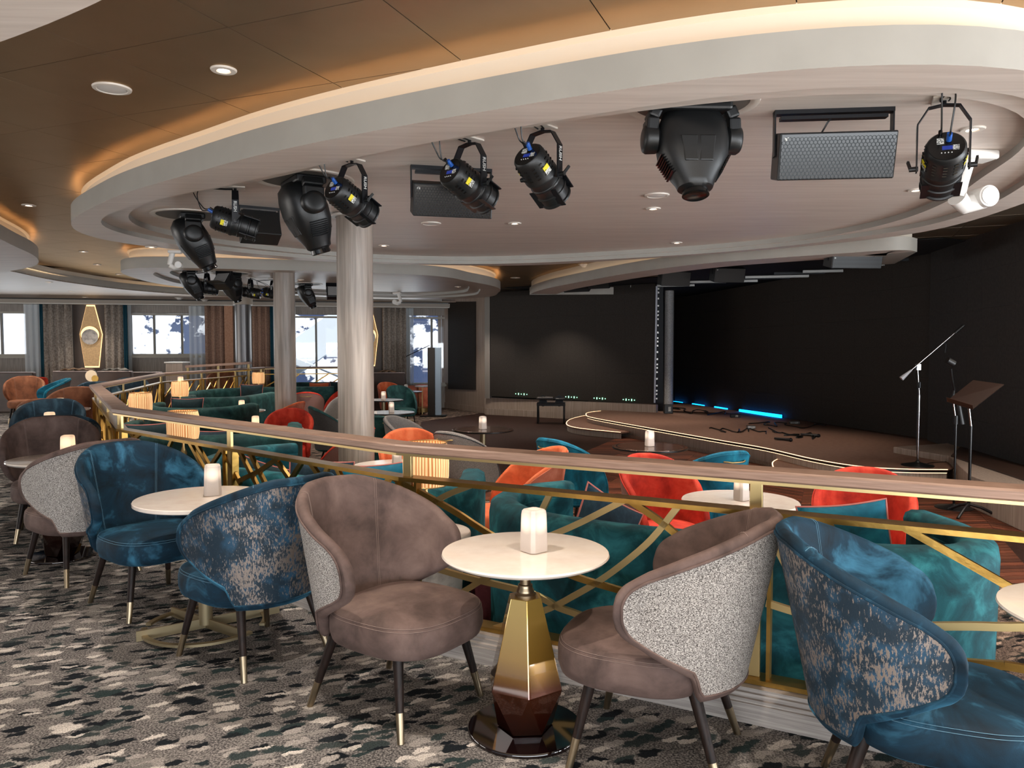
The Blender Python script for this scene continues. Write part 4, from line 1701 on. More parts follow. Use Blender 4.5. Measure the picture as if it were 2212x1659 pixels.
def build_shell(geo, T, root, inner, outer, pipe, border=.032, seams=(), thread=M_STITCH, panel_name='outer_panel'):
    frame, lim, S, Lt = geo
    mb = MB()
    prev = None
    K = 7
    ring_n = 2 * K + 8
    for s in S:
        zb, zt = lim(s)
        hh = (zt - zb) / 2
        r = min(T / 2, hh * .98)
        tt = T / 2 if hh > T / 2 else max(hh * .98, .012)
        ring = []
        for i in range(K):
            ring.append((tt, zb + r + (zt - zb - 2 * r) * i / (K - 1)))
        for i in range(1, 5):
            a = PI * i / 5
            ring.append((tt * math.cos(a), zt - r + r * math.sin(a)))
        for i in range(K):
            f = i / (K - 1)
            bulge = 1.0
            ring.append((-tt * bulge, zt - r - (zt - zb - 2 * r) * f))
        for i in range(1, 5):
            a = PI + PI * i / 5
            ring.append((tt * math.cos(a), zb + r + r * math.sin(a)))
        o = len(mb.v)
        for n_, z in ring:
            x, y, nx, ny = frame(s, z)
            mb.v.append((x + nx * n_, y + ny * n_, z))
        if prev is not None:
            for i in range(ring_n):
                j = (i + 1) % ring_n
                mb.f.append((prev + i, prev + j, o + j, o + i))
        else:
            mb.f.append(tuple(range(o, o + ring_n))[::-1])
        prev = o
    mb.f.append(tuple(range(prev, prev + ring_n)))
    mb.build('backrest', inner, root, smooth='all')
    # outer fabric panel inside a velvet border
    pb = MB()
    lo, hi = [], []
    cols = [s for s in S if (1 - abs(s)) * Lt > border]
    NZ = 9
    for s in cols:
        zb, zt = lim(s, border)
        for k in range(NZ):
            z = zb + (zt - zb) * k / (NZ - 1)
            x, y, nx, ny = frame(s, z)
            d = T / 2 + .0035
            pb.v.append((x + nx * d, y + ny * d, z))
        lo.append(pb.v[-NZ])
        hi.append(pb.v[-1])
    for i in range(len(cols) - 1):
        for k in range(NZ - 1):
            pb.f.append((i * NZ + k, (i + 1) * NZ + k, (i + 1) * NZ + k + 1, i * NZ + k + 1))
    po = pb.build(panel_name, outer, root, smooth='all', fix=True)
    loop = lo + hi[::-1] + [lo[0]]
    MB().tube(loop, .0048, 6, cap=False).build('piping', pipe, root, smooth=True)
    for s in seams:
        zb, zt = lim(s)
        for ds in (-.006, .006):
            pts = []
            for k in range(14):
                z = zb + .02 + (zt - zb - .02 - T / 2) * k / 13
                x, y, nx, ny = frame(s + ds, z)
                pts.append((x - nx * (T / 2 + .0005), y - ny * (T / 2 + .0005), z))
            for k in range(1, 5):
                a = PI * k / 5
                x, y, nx, ny = frame(s + ds, zt - T / 2)
                pts.append((x - nx * (T / 2 + .001) * math.cos(a), y - ny * (T / 2 + .001) * math.cos(a), zt - T / 2 + (T / 2 + .001) * math.sin(a)))
            MB().tube(pts, .0008, 4).build('stitching', thread, root)


def seat(root, rx, ry, cy, z0, z1, material, thread=None, e=2.6, name='seat'):
    n = 56
    th = z1 - z0
    lay = [(.02, z0), (.88, z0 - .002), (.965, z0 + th * .1), (1.0, z0 + th * .35), (1.0, z0 + th * .66), (.985, z0 + th * .84), (.955, z0 + th * .95),
           (.90, z0 + th * 1.02), (.6, z0 + th * 1.1), (.3, z0 + th * 1.13), (.02, z0 + th * 1.14)]
    mb = MB()

    def pt(k, a):
        c, s_ = math.cos(a), math.sin(a)
        r = (abs(c) ** e + abs(s_) ** e) ** (-1 / e)
        return rx * r * c * k, cy + ry * r * s_ * k * (1.0 if s_ > 0 else .92)
    for k, z in lay:
        for i in range(n):
            x, y = pt(k, 2 * PI * i / n)
            mb.v.append((x, y, z))
    for j in range(len(lay) - 1):
        for i in range(n):
            q = (i + 1) % n
            mb.f.append((j * n + i, j * n + q, (j + 1) * n + q, (j + 1) * n + i))
    mb.f.append(tuple(range(n))[::-1])
    mb.f.append(tuple(range((len(lay) - 1) * n, len(lay) * n)))
    mb.build(name, material, root, smooth='all')
    if thread:
        for k, zz in ((.982, .87), (.962, .945)):
            pts = []
            for i in range(n + 1):
                x, y = pt(k, 2 * PI * i / n)
                pts.append((x, y, z0 + th * zz + .0005))
            MB().tube(pts, .0009, 4, cap=False).build('seat_stitching', thread, root)


def legs(root, pos, ztop, foot=.115, r0=.024, r1=.0135, ferr=M_FERR):
    for (x0, y0), (x1, y1) in pos:
        f = foot / ztop
        xm, ym = x1 + (x0 - x1) * f, y1 + (y0 - y1) * f
        rm = r1 + (r0 - r1) * f
        l = MB().tube([(xm, ym, foot), (x0, y0, ztop)], rm, 14, r1=r0).build('leg', M_LEG, root, smooth=True)
        if foot > 0.01:
            fo = MB().tube([(x1, y1, 0), (xm, ym, foot)], r1 + .0006, 14, r1=rm + .0006).build('ferrule', ferr, l, smooth=True)


def wing_chair(vel, fab, thread):
    def mk():
        t = thing('dining_chair', '', 'chair')
        def zt(a):
            return .975 - .02 * a - .225 * max(0, (a - .18) / .82) ** 1.25
        def zb(a):
            if a < .46:
                return .325
            if a < .53:
                f = (a - .46) / .07
                return .325 + .095 * f * f * (3 - 2 * f)
            return .42 + .15 * (a - .53) / .47
        def lean(a):
            return .21 - .07 * min(1, a / .6)
        geo = shellgeo(.285, .27, -.04, .13, .05, zt, zb, .05, lean, flare=.02)
        build_shell(geo, .05, t, vel, fab, vel, .033, (-.30, .30), thread)
        seat(t, .300, .315, .06, .322, .468, vel, thread, 2.9)
        legs(t, [((sx * .20, .20), (sx * .265, .275)) for sx in (-1, 1)] + [((sx * .19, -.17), (sx * .25, -.285)) for sx in (-1, 1)], .365)
        return t
    return mk


def lounge_chair(vel, outer, pipe, handle=False, arm=.50, back=.96, rx=.275, ry=.285, deep=0.0):
    def mk():
        t = thing('lounge_chair', '', 'chair')
        def zt(a):
            f = max(0, (a - .05) / .95)
            return back - (back - arm) * f ** 1.75
        geo = shellgeo(rx, ry, -.03, .22, .055, zt, lambda a: .26, .10, lambda a: .16 - .08 * a, ns=24)
        build_shell(geo, .055, t, vel, outer, pipe, .028)
        seat(t, rx - .02, ry + .02 + deep, .05 + deep, .25, .42, vel, None, 3.0)
        legs(t, [((sx * .2, .2), (sx * .23, .24)) for sx in (-1, 1)] + [((sx * .19, -.16), (sx * .22, -.24)) for sx in (-1, 1)], .28, foot=.0, r0=.017, r1=.011)
        for s in (-1, 1):
            MB().tube([(s * .216, .22, .13), (-s * .2, -.2, .13)], .006, 6).build('stretcher', M_BRASSD, t)
        if handle:
            frame, lim, S, Lt = geo
            pts = []
            for k in range(9):
                s = -.13 + .26 * k / 8
                x, y, nx, ny = frame(s, .865)
                d = .028 + (.03 if 0 < k < 8 else .0) * (1 if 1 < k < 7 else .8)
                pts.append((x + nx * d, y + ny * d, .865 - (.006 if 1 < k < 7 else 0)))
            MB().tube(pts, .0075, 8).build('handle', M_BRASSD, t, smooth=True)
        return t
    return mk


def face(dx, dy):
    return math.atan2(dy, dx) - PI / 2


UPG = None
brown = wing_chair(V_BROWN, W_BOUCLE, M_STITCH)
blue = wing_chair(V_BLUE, W_METAL, M_STITCHB)
navy = wing_chair(V_NAVY, W_METAL, M_STITCHB)
copper = wing_chair(V_COPPER, W_BOUCLE, M_STITCH)
W_ = [
    ('brown', brown, 'taupe velvet dining chair left of the nearest white table, facing us', (-.52, 3.40), (.82, -.57)),
    ('brown', brown, 'taupe chair with a grey boucle outer shell, right of the nearest white table', (.57, 2.99), (-.92, .38)),
    ('blue', blue, 'big blue velvet chair at the bottom right corner, metallic weave on its shell', (1.36, 2.53), (.93, -.37)),
    ('blue', blue, 'blue chair seen from behind, metallic weave shell, back to back with the near taupe chair', (-1.34, 3.96), (-.79, .61)),
    ('blue', blue, 'blue velvet chair facing us behind the second white table', (-2.25, 4.76), (.77, -.63)),
    ('brown', brown, 'taupe chair with grey boucle shell seen from behind, left of the blue chair facing us', (-3.03, 5.40), (-.82, .57)),
    ('brown', brown, 'taupe velvet chair facing us at the third table, near the left edge', (-3.92, 6.55), (.5, -.87)),
    ('blue', blue, 'blue chair whose rim shows behind the third table taupe chair', (-4.38, 7.4), (-.5, .87)),
    ('navy', navy, 'dark navy velvet chair with a candle lantern in front of it, left edge', (-5.36, 8.9), (.35, -.94)),
    ('copper', copper, 'copper brown chair whose thin rim shows behind the navy chair', (-5.80, 9.72), (-.4, .9)),
    ('copper', copper, 'copper velvet chair left of the railing corner, behind two lanterns', (-6.72, 11.75), (.2, -.98)),
    ('copper', copper, 'dark copper chair with open inner back at the far left edge', (-10.3, 16.3), (.45, -.9)),
]
for key, mk, lab, pos, fc in W_:
    place('wing_' + key, mk, lab, (*pos, 0), face(*fc))
navy2 = wing_chair(V_PETROL, W_DARK, M_STITCHB)
place('wing_teal', navy2, 'dark teal chair back in front of the brown booth, far left', (-9.2, 15.2, 0), face(-.75, -.66))
place('wing_navy', navy, 'dark navy chair beyond the railing corner, left of the pleated lamps', (-7.3, 13.6, 0), face(.5, -.85))
place('wing_navy', navy, 'dark navy chair further back beyond the railing, in front of the booth', (-7.7, 15.5, 0), face(.3, -.95))
place('wing_copper', copper, 'copper brown chair beyond the railing, right of the reception post', (-7.6, 20.2, 0), face(.2, -.95))

red = lounge_chair(V_RED, W_PINK, V_RED)
orange = lounge_chair(V_ORANGE, V_CORAL, V_CORAL)
tealh = lounge_chair(V_PETROL, V_PETROL, V_PETROL, True)
greyh = lounge_chair(W_GREY, W_GREY, M_PIPED, True)
tealg = lounge_chair(V_GREEN, W_DARK, V_GREEN)
pinkr = lounge_chair(V_RED, W_PINK, V_RED, True)
greenc = lounge_chair(V_GREEN, V_GREEN, V_GREEN)
coral = lounge_chair(V_ORANGE, V_CORAL, V_CORAL, False, arm=.55, rx=.30, ry=.30, deep=.11)
L_ = [
    ('red', red, 'bright red velvet tub chair left of the white table beyond the rail', (1.26, 6.25), (.35, -.93)),
    ('red', red, 'red velvet tub chair with a teal cushion in front, right side', (2.52, 5.5), (-.45, -.9)),
    ('tealh', tealh, 'teal velvet chair with a brass back handle, left of the dark round table', (.66, 8.0), (.76, .65)),
    ('tealh', tealh, 'teal velvet chair with a brass back handle, right of the dark round table', (1.79, 7.15), (-.42, .9)),
    ('greyh', greyh, 'grey woven chair with a brass handle, back towards us, near the dance floor', (-.48, 8.7), (.62, .78)),
    ('greyh', greyh, 'grey woven chair turned sideways just right of the big column', (-1.27, 10.15), (.92, -.35)),
    ('orange', orange, 'orange velvet tub chair facing us, right of the big column', (-1.09, 8.33), (.2, -.98)),
    ('coral', coral, 'coral armchair turned left with its rounded seat showing, beyond the near table', (.06, 6.95), (-.96, -.28)),
    ('red', red, 'red chair seen from its pink woven back, left of the big column', (-2.02, 8.9), (-.85, .1)),
    ('red', red, 'red velvet tub chair facing us between the two oak columns', (-3.25, 11.2), (.2, -.98)),
    ('orange', orange, 'orange tub chair behind the red one, at the foot of the second column', (-3.95, 13.1), (-.95, .15)),
    ('pinkr', pinkr, 'pink backed red chair with a handle, right of the second column', (-4.3, 16.2), (-.2, 1)),
    ('red', red, 'far red tub chair with its seat showing, left of the big column', (-4.0, 17.6), (-.75, -.65)),
    ('tealg', tealg, 'teal chair with a dark grey shell touching the left side of the big column', (-2.75, 12.1), (.85, .35)),
    ('greenc', greenc, 'dark teal chair back showing just right of the big column', (-1.80, 10.75), (.2, .98)),
    ('greenc', greenc, 'dark green tub chair facing us behind the far dark tables', (-2.6, 18.3), (.5, -.85)),
    ('orange', orange, 'far orange tub chair at the right side of the big column, upper', (-3.1, 20.0), (.6, -.8)),
    ('greyh', greyh, 'grey chair behind the teal chair, left of the big column', (-3.45, 15.3), (-.6, -.75)),
]
for key, mk, lab, pos, fc in L_:
    place('lounge_' + key, mk, lab, (*pos, LZ), face(*fc))
# pink upholstered stools by the far tall window
for i, (px, Y, lab) in enumerate(((887, 21.6, 'pink tub stool by the tall window, left of two'), (912, 22.3, 'pink tub stool by the tall window, right, behind the high table'),
                                  (84, 20.5, 'small pink stool under the leftmost sheer curtain'))):
    p = atd(px, 850, Y)
    t = thing('stool', lab, 'stool', (p.x, p.y, LZ if i < 2 else 0), 0)
    MB().lathe([(.2, .12), (.22, .2), (.22, .72), (.19, .78), (.1, .8), (.01, .8)], 24).build('seat', V_CORAL if i < 2 else V_RED, t, smooth=True)
    MB().lathe([(.17, 0), (.17, .12)], 20).build('base', M_BRASSD, t, smooth=True)

# ================================================================== TABLES
def gem_table(gm, rtop=.345):
    def mk():
        t = thing('cafe_table', '', 'table')
        MB().lathe([(.01, .72), (rtop - .035, .722), (rtop - .006, .734), (rtop, .742), (rtop - .003, .749), (rtop - .010, .75), (.01, .75)], 64, cap=False).build('tabletop', M_WHITE_TOP, t, smooth=True)
        MB().lathe([(.022, .55), (.022, .725)], 20).build('stem', M_FERR, t, smooth=True)
        MB().lathe([(.044, .562), (.044, .574), (.036, .582), (.036, .59), (.03, .6), (.03, .612), (.023, .615)], 24).build('collar', M_FERR, t, smooth=True)
        g = MB()
        vs = []
        for r, z, o in ((.072, .565, 0), (.165, .20, 0), (.115, .022, 30)):
            for k in range(6):
                a = R(60 * k + o)
                vs.append((r * math.cos(a), r * math.sin(a), z))
        vs += [(0, 0, .565), (0, 0, .022)]
        fs = []
        for k in range(6):
            j = (k + 1) % 6
            fs += [(18, k, j), (k, 6 + k, 6 + j, j), (6 + k, 12 + k, 6 + j), (6 + k, 12 + (k - 1) % 6, 12 + k), (19, 12 + j, 12 + k)]
        g.add(vs, fs)
        g.build('faceted_base', gm, t, bevel=.0025)
        MB().lathe([(.01, 0), (.238, 0), (.24, .004), (.24, .012), (.236, .018), (.01, .02)], 64, cap=False).build('base_disc', M_GEMDISC, t, smooth=True)
        return t
    return mk


def ring_table():
    t = thing('cafe_table', '', 'table')
    MB().lathe([(.01, .726), (.36, .726), (.365, .73), (.365, .746), (.361, .75), (.01, .75)], 64, cap=False).build('tabletop', M_WHITE_TOP, t, smooth=True)
    MB().lathe([(.037, .03), (.037, .727)], 32).build('stem', M_CHAMP, t, smooth=True)
    for k, (a, L0, L1) in enumerate(((R(28), .36, .42), (R(-42), .33, .33))):
        d = Vector((math.cos(a), math.sin(a), 0))
        MB().bar(d * -L0 + Vector((0, 0, .035)), d * L1 + Vector((0, 0, .035)), .012, .055).build('cross_bar', M_CHAMP, t)
    for a0, a1, rr in ((-10, 175, .32), (185, 330, .32)):
        pts = [(rr * math.cos(R(a)), rr * math.sin(R(a)), .028) for a in range(a0, a1 + 1, 8)]
        MB().ribbon(pts, .03, .014, (0, 0, 1)).build('foot_ring', M_CHAMP, t)
    return t


def simple_table(topm, r=.42, hgt=.75, stem=M_CHAMP, edge=None):
    def mk():
        t = thing('round_table', '', 'table')
        MB().lathe([(.01, hgt - .026), (r - .012, hgt - .026), (r, hgt - .014), (r, hgt - .006), (r - .006, hgt), (.01, hgt)], 56, cap=False).build('tabletop', topm, t, smooth=True)
        if edge:
            MB().lathe([(r + .0012, hgt - .022), (r + .0022, hgt - .004), (r - .05, hgt + .0008)], 56, cap=False).build('edge_band', edge, t, smooth=True)
        MB().lathe([(.042, .02), (.042, hgt - .026)], 24).build('stem', stem, t, smooth=True)
        MB().lathe([(.01, 0), (.25, 0), (.25, .012), (.24, .018), (.01, .02)], 40, cap=False).build('base_disc', stem, t, smooth=True)
        return t
    return mk


place('t_gem', gem_table(M_GEM), 'nearest white round table on a faceted gold to brown lacquered foot', (.055, 3.15, 0), R(-86))
place('t_gemr', gem_table(M_GEM), 'white round table cut by the right edge, beside the blue chair', (1.93, 2.40, 0), R(10))
place('t_ring', ring_table, 'second white round table, champagne stem on a ring shaped foot', (-1.73, 4.30, 0), R(8))
place('t_gemd', gem_table(M_GEMD, .36), 'third white table on a dark faceted foot, behind the taupe chair at left', (-3.42, 5.82, 0), R(-50))
wt = simple_table(M_WHITE_TOP, .34, .75, M_CHAMP)
place('t_w', wt, 'round table with a lantern in front of the navy chair, left edge', (-4.78, 7.9, 0), 0)
place('t_w', wt, 'small pale table end showing left of the railing posts', (-6.15, 10.55, 0), 0)
wl = simple_table(M_WHITE_TOP, .42, .75, M_ALU)
dk = simple_table(M_DARK_TOP, .42, .75, M_CHAMP, M_EDGE)
gy = simple_table(M_GREY_TOP, .42, .75, M_CHAMP, M_EDGE)
TL = [
    ('wl', wl, 'white round table behind the rail post at right, between two red chairs', (1.67, 5.62)),
    ('wl', wl, 'white round table behind the rail joint, in front of the orange chair', (-1.1, 7.28)),
    ('wl', wl, 'white round table half hidden by the rail, in front of the red chair', (-3.3, 10.6)),
    ('wl', wl, 'white round table with a lantern amid the green sofas', (-4.82, 13.7)),
    ('wl', wl, 'small far white table touching the second column', (-5.15, 17.4)),
    ('dk', dk, 'dark wood round table near the stage, between the teal handle chairs', (1.56, 8.7)),
    ('dk', dk, 'dark wood round table on the dance floor right of the grey chair', (-.40, 10.55)),
    ('gy', gy, 'grey wood round table, nearest of three right of the big column', (-2.1, 13.3)),
    ('gy', gy, 'grey wood round table, middle of three right of the big column', (-2.75, 16.5)),
    ('gy', gy, 'grey wood round table, farthest of three, with an unlit lantern', (-2.7, 19.6)),
]
for key, mk, lab, pos in TL:
    place('t_' + key, mk, lab, (*pos, LZ), 0)
p = atd(917, 838, 21.4)
t = thing('high_table', 'small high table with a ring foot rest beside the slim square column', 'table', (p.x, p.y, LZ))
MB().lathe([(.01, .77), (.27, .77), (.27, .8), (.01, .8)], 32, cap=False).build('tabletop', M_MARBLE, t, smooth=True)
for k in range(3):
    a = R(120 * k + 20)
    MB().tube([(.22 * math.cos(a), .22 * math.sin(a), 0), (.22 * math.cos(a), .22 * math.sin(a), .77)], .012, 8).build('leg', M_BRASSD, t)
MB().tube([(.22 * math.cos(R(a)), .22 * math.sin(R(a)), .2) for a in range(0, 361, 20)], .01, 6, cap=False).build('foot_ring', M_BRASSD, t)

# ------------------------------------------------------------------ candle lanterns
def lantern(gm):
    def mk():
        t = thing('candle_lantern', '', 'lantern')
        mb = MB()
        prof = [(.046, .012), (.0465, .03), (.043, .155), (.041, .168), (.034, .176)]
        vs = []
        for h, z in prof:
            c = h * .30
            for sx, sy in ((1, 1), (-1, 1), (-1, -1), (1, -1)):
                pts = [(sx * h, sy * (h - c)), (sx * (h - c), sy * h)]
                if sx * sy < 0:
                    pts = pts[::-1]
                dz = .008 if z < .02 else 0
                for q in pts:
                    vs.append((q[0], q[1], z - dz))
        n = 8
        fs = []
        for k in range(len(prof) - 1):
            for i in range(n):
                j = (i + 1) % n
                fs.append((k * n + i, k * n + j, (k + 1) * n + j, (k + 1) * n + i))
        fs.append(tuple(range((len(prof) - 1) * n, len(prof) * n)))
        mb.add(vs, fs)
        mb.build('glass_shade', gm, t, bevel=.002)
        MB().lathe([(.034, 0), (.036, .004), (.034, .012)], 24).build('base', M_WHITEP, t, smooth=True)
        return t
    return mk


lan = lantern(M_LANT)
lanw = lantern(M_LANTW)
LN = [
    ('lan', lan, 'frosted glass candle lantern on the nearest white table', (.09, 3.15, .75), 40),
    ('lan', lan, 'frosted candle lantern on the second white table, by the blue chair', (-1.70, 4.36, .75), 20),
    ('lanw', lanw, 'glowing lantern on the third table, in front of the taupe chair at left', (-3.36, 5.82, .75), 15),
    ('lanw', lanw, 'glowing lantern in front of the navy chair, left edge', (-4.74, 7.9, .75), 10),
    ('lanw', lanw, 'small glowing lantern in front of the copper chair, left of the railing', (-5.92, 10.1, .75), 0),
    ('lan', lan, 'lantern half hidden by the handrail on the white table at right', (1.68, 5.62, .75 + LZ), 30),
    ('lan', lan, 'lantern peeking over the handrail in front of the orange chair', (-1.09, 7.28, .75 + LZ), 10),
    ('lan', lan, 'lantern on the dark round table near the stage', (1.56, 8.72, .75 + LZ), 10),
    ('lan', lan, 'lantern on the dark table on the dance floor', (-.40, 10.55, .75 + LZ), 25),
    ('lanw', lanw, 'lantern left of the red chairs, just above the handrail', (-3.53, 10.6, .75 + LZ), 5),
    ('lanw', lanw, 'lantern on the white table amid the green sofas', (-4.82, 13.75, .75 + LZ), 0),
    ('lan', lan, 'lantern on the nearest grey table right of the big column', (-2.08, 13.3, .75 + LZ), 12),
    ('lan', lan, 'lantern on the middle grey table right of the big column', (-2.75, 16.5, .75 + LZ), 0),
]
for key, mk, lab, pos, rz in LN:
    place('l_' + key, mk, lab, pos, R(rz))
place('l_off', lantern(M_LANTOFF), 'unlit grey lantern on the farthest grey table', (-2.69, 19.6, .75 + LZ), 0)
p = atd(390, 822, 15.2)
place('l_lanw', lanw, 'small lantern directly behind the second farthest pleated lamp', (p.x, p.y, p.z - .1), 0)

# ------------------------------------------------------------------ pleated lamps on little tables
def pleated_lamp():
    t = thing('table_lamp', '', 'lamp')
    mb = MB()
    n = 84
    prof = [(.128, 0), (.138, .05), (.14, .13), (.138, .21), (.126, .26)]
    for i in range(n):
        a = 2 * PI * i / n
        k = 1 + (.014 if i % 2 else -.014)
        for r, z in prof:
            mb.v.append((r * k * math.cos(a), r * k * math.sin(a), .29 + z))
    k = len(prof)
    for i in range(n):
        j = (i + 1) % n
        for q in range(k - 1):
            mb.f.append((i * k + q, j * k + q, j * k + q + 1, i * k + q + 1))
    mb.build('lamp_shade', M_PLEAT, t)
    for z in (.29, .55):
        MB().tube([(.128 * math.cos(R(a)), .128 * math.sin(R(a)), z) for a in range(0, 361, 12)], .004, 6, cap=False).build('shade_rim', M_BRASSD, t)
    MB().lathe([(.08, 0), (.08, .015), (.02, .03), (.015, .1), (.03, .16), (.012, .22), (.01, .32)], 20).build('lamp_foot', M_BRASSD, t, smooth=True)
    return t


def drum_table():
    t = thing('side_table', '', 'table')
    MB().lathe([(.01, .69), (.27, .69), (.275, .70), (.275, .728), (.27, .735), (.01, .735)], 40, cap=False).build('tabletop', M_WHITE_TOP, t, smooth=True)
    MB().lathe([(.255, .655), (.255, .69)], 40).build('brass_band', M_BRASSD, t, smooth=True)
    MB().lathe([(.2, 0), (.235, .655)], 40).build('drum', M_MARBLE, t, smooth=True)
    return t


LP = [(919, 4.72, 'nearest pleated lamp, behind the rail joint'), (393, 7.1, 'pleated lamp cut by the handrail, left of centre'),
      (302, 9.95, 'pleated lamp standing just inside the railing bend'), (388, 13.3, 'pleated lamp farther back inside the railing bend'),
      (558, 18.0, 'farthest pleated lamp, left of the second column')]
for i, (px, Y, lab) in enumerate(LP):
    p = atd(px, 800, Y)
    hgt = .455
    place('drum', drum_table, ['white drum side table under the nearest pleated lamp', 'white drum side table under the lamp cut by the handrail',
                               'white drum side table under the lamp inside the railing bend', 'white drum side table under the farther lamp of the railing bend',
                               'white drum side table under the farthest pleated lamp'][i], (p.x, p.y, LZ), 0)
    place('plamp', pleated_lamp, lab, (p.x, p.y, hgt), R(17 * i))
p = atd(1063, 1290, 5.25)
t = thing('pouf', 'mauve velvet pouf under the rail beside the nearest pleated lamp table', 'pouf', (p.x, p.y, LZ))
MB().lathe([(.13, .0), (.145, .03), (.15, .3), (.14, .42), (.1, .45), (.01, .455)], 32).build('cushion', V_MAUVE, t, smooth=True)
MB().lathe([(.12, 0), (.12, .02)], 24).build('foot', M_EDGE, t, smooth=True)

# ================================================================== SOFAS AND CUSHIONS
def sofa(label, pts, vel, zb=LZ, top=.95, side=1, closed_seat=True, group=None, tuft=False, th=.15):
    path = catmull([Vector((*p, 0)) for p in pts], 7)
    path = [(p.x, p.y) for p in path]
    c = path[len(path) // 2]
    t = thing('sofa', label, 'sofa', (c[0], c[1], zb))
    lp = [(p[0] - c[0], p[1] - c[1]) for p in path]
    s = side
    prof = [(0, .06), (0, top - .10), (-.012 * s, top - .085), (-.02 * s, top - .05), (-.008 * s, top - .015), (.03 * s, top), (th * .7 * s, top - .004), (th * s, top - .03),
            (th * s + .01 * s, top - .09), (th * s, .30), (th * s, .06)]
    MB().sweep(lp, prof).build('backrest', vel, t, smooth='all')
    inner = []
    for i, p in enumerate(lp):
        a, b = lp[max(i - 1, 0)], lp[min(i + 1, len(lp) - 1)]
        d = Vector((b[0] - a[0], b[1] - a[1])).normalized()
        inner.append((p[0] - d.y * th * s, p[1] + d.x * th * s))
    if closed_seat:
        MB().prism(inner, .08, .43).build('seat', vel, t, bevel=.03, seg=3)
    pip = []
    for i, p in enumerate(lp):
        a, b = lp[max(i - 1, 0)], lp[min(i + 1, len(lp) - 1)]
        d = Vector((b[0] - a[0], b[1] - a[1])).normalized()
        pip.append((p[0] + d.y * .004 * s, p[1] - d.x * .004 * s, top - .10))
    MB().tube(pip, .006, 6).build('piping', vel, t, smooth=True)
    MB().sweep(lp, [(.02 * s, 0), (.02 * s, .06), ((th - .02) * s, .06), ((th - .02) * s, 0)]).build('plinth', M_EDGE, t)
    if tuft:
        bt = MB()
        for k in range(3, len(inner) - 3, 2):
            for zz in (.62, .78):
                bt.sphere((inner[k][0], inner[k][1] , zz), .014, 6)
        o = bt.build('tuft_buttons', vel, t, smooth='all')
    return t


sofa('curved teal sofa directly behind the railing, its back towards us, right of the nearest table',
     [(.42, 5.25), (.12, 5.05), (.02, 4.7), (.17, 4.36), (.46, 4.12), (.78, 3.95), (1.3, 3.74), (1.84, 3.60), (2.14, 3.66), (2.26, 3.95), (2.24, 4.35)], V_TEAL, side=-1)
sofa('teal sofa behind the railing, left of the nearest pleated lamp, with two dark cushions',
     [(-2.05, 7.35), (-2.36, 7.1), (-2.48, 6.6), (-2.35, 6.1), (-1.86, 5.8), (-1.37, 5.48), (-.9, 5.25), (-.56, 5.18), (-.38, 5.4), (-.36, 5.85)], V_TEAL, side=-1)
sofa('green sofa behind the rail lamp, its back along the railing, centre left',
     [(-2.75, 9.5), (-2.62, 8.9), (-2.78, 8.35), (-3.25, 8.1), (-3.8, 8.2), (-4.3, 8.7), (-4.62, 9.4), (-4.7, 9.8)], V_GREEN, side=1)
sofa('green armchair like sofa end behind the lamp at the railing bend',
     [(-4.35, 12.8), (-4.45, 12.0), (-4.75, 11.75), (-5.3, 11.85), (-5.75, 12.4), (-5.85, 13.0)], V_GREEN, side=1)
sofa('dark green sofa back piece in the middle of the railing bend',
     [(-5.0, 15.9), (-5.1, 14.6), (-5.4, 14.25), (-6.0, 14.3), (-6.15, 15.0)], V_GREEN, side=1)
sofa('long tufted green banquette running towards the second column',
     [(-6.55, 14.9), (-6.75, 16.2), (-6.5, 17.3), (-5.6, 17.9), (-4.6, 18.1), (-4.2, 18.2)], V_GREEN, side=-1, closed_seat=False, tuft=True)
sofa('far green banquette between the two oak columns, with an orange cushion',
     [(-5.9, 20.0), (-5.6, 20.4), (-4.6, 20.5), (-3.9, 20.3)], V_GREEN, side=-1, closed_seat=False, tuft=True)


def cushion(vel, pipe, w_=.42, th=.13):
    def mk():
        t = thing('cushion', '', 'cushion')
        n = 14
        mb = MB()

        def P(u, v, sg):
            k = 1 - .07 * (1 - v * v)
            k2 = 1 - .07 * (1 - u * u)
            z = th / 2 * ((1 - u ** 4) * (1 - v ** 4)) ** .5
            return (u * w_ / 2 * k, sg * z, v * w_ / 2 * k2 + w_ / 2)
        for sg in (-1, 1):
            o = len(mb.v)
            for i in range(n + 1):
                for j in range(n + 1):
                    mb.v.append(P(-1 + 2 * i / n, -1 + 2 * j / n, sg))
            for i in range(n):
                for j in range(n):
                    a = o + i * (n + 1) + j
                    mb.f.append((a, a + 1, a + n + 2, a + n + 1))
        mb.build('cover', vel, t, smooth='all')
        pts = []
        for u, v in [(-1 + 2 * i / 8, -1) for i in range(8)] + [(1, -1 + 2 * i / 8) for i in range(8)] + [(1 - 2 * i / 8, 1) for i in range(8)] + [(-1, 1 - 2 * i / 8) for i in range(9)]:
            pts.append(P(u, v, 1))
        MB().tube(pts, .006, 6, cap=False).build('piping', pipe, t, smooth=True)
        return t
    return mk


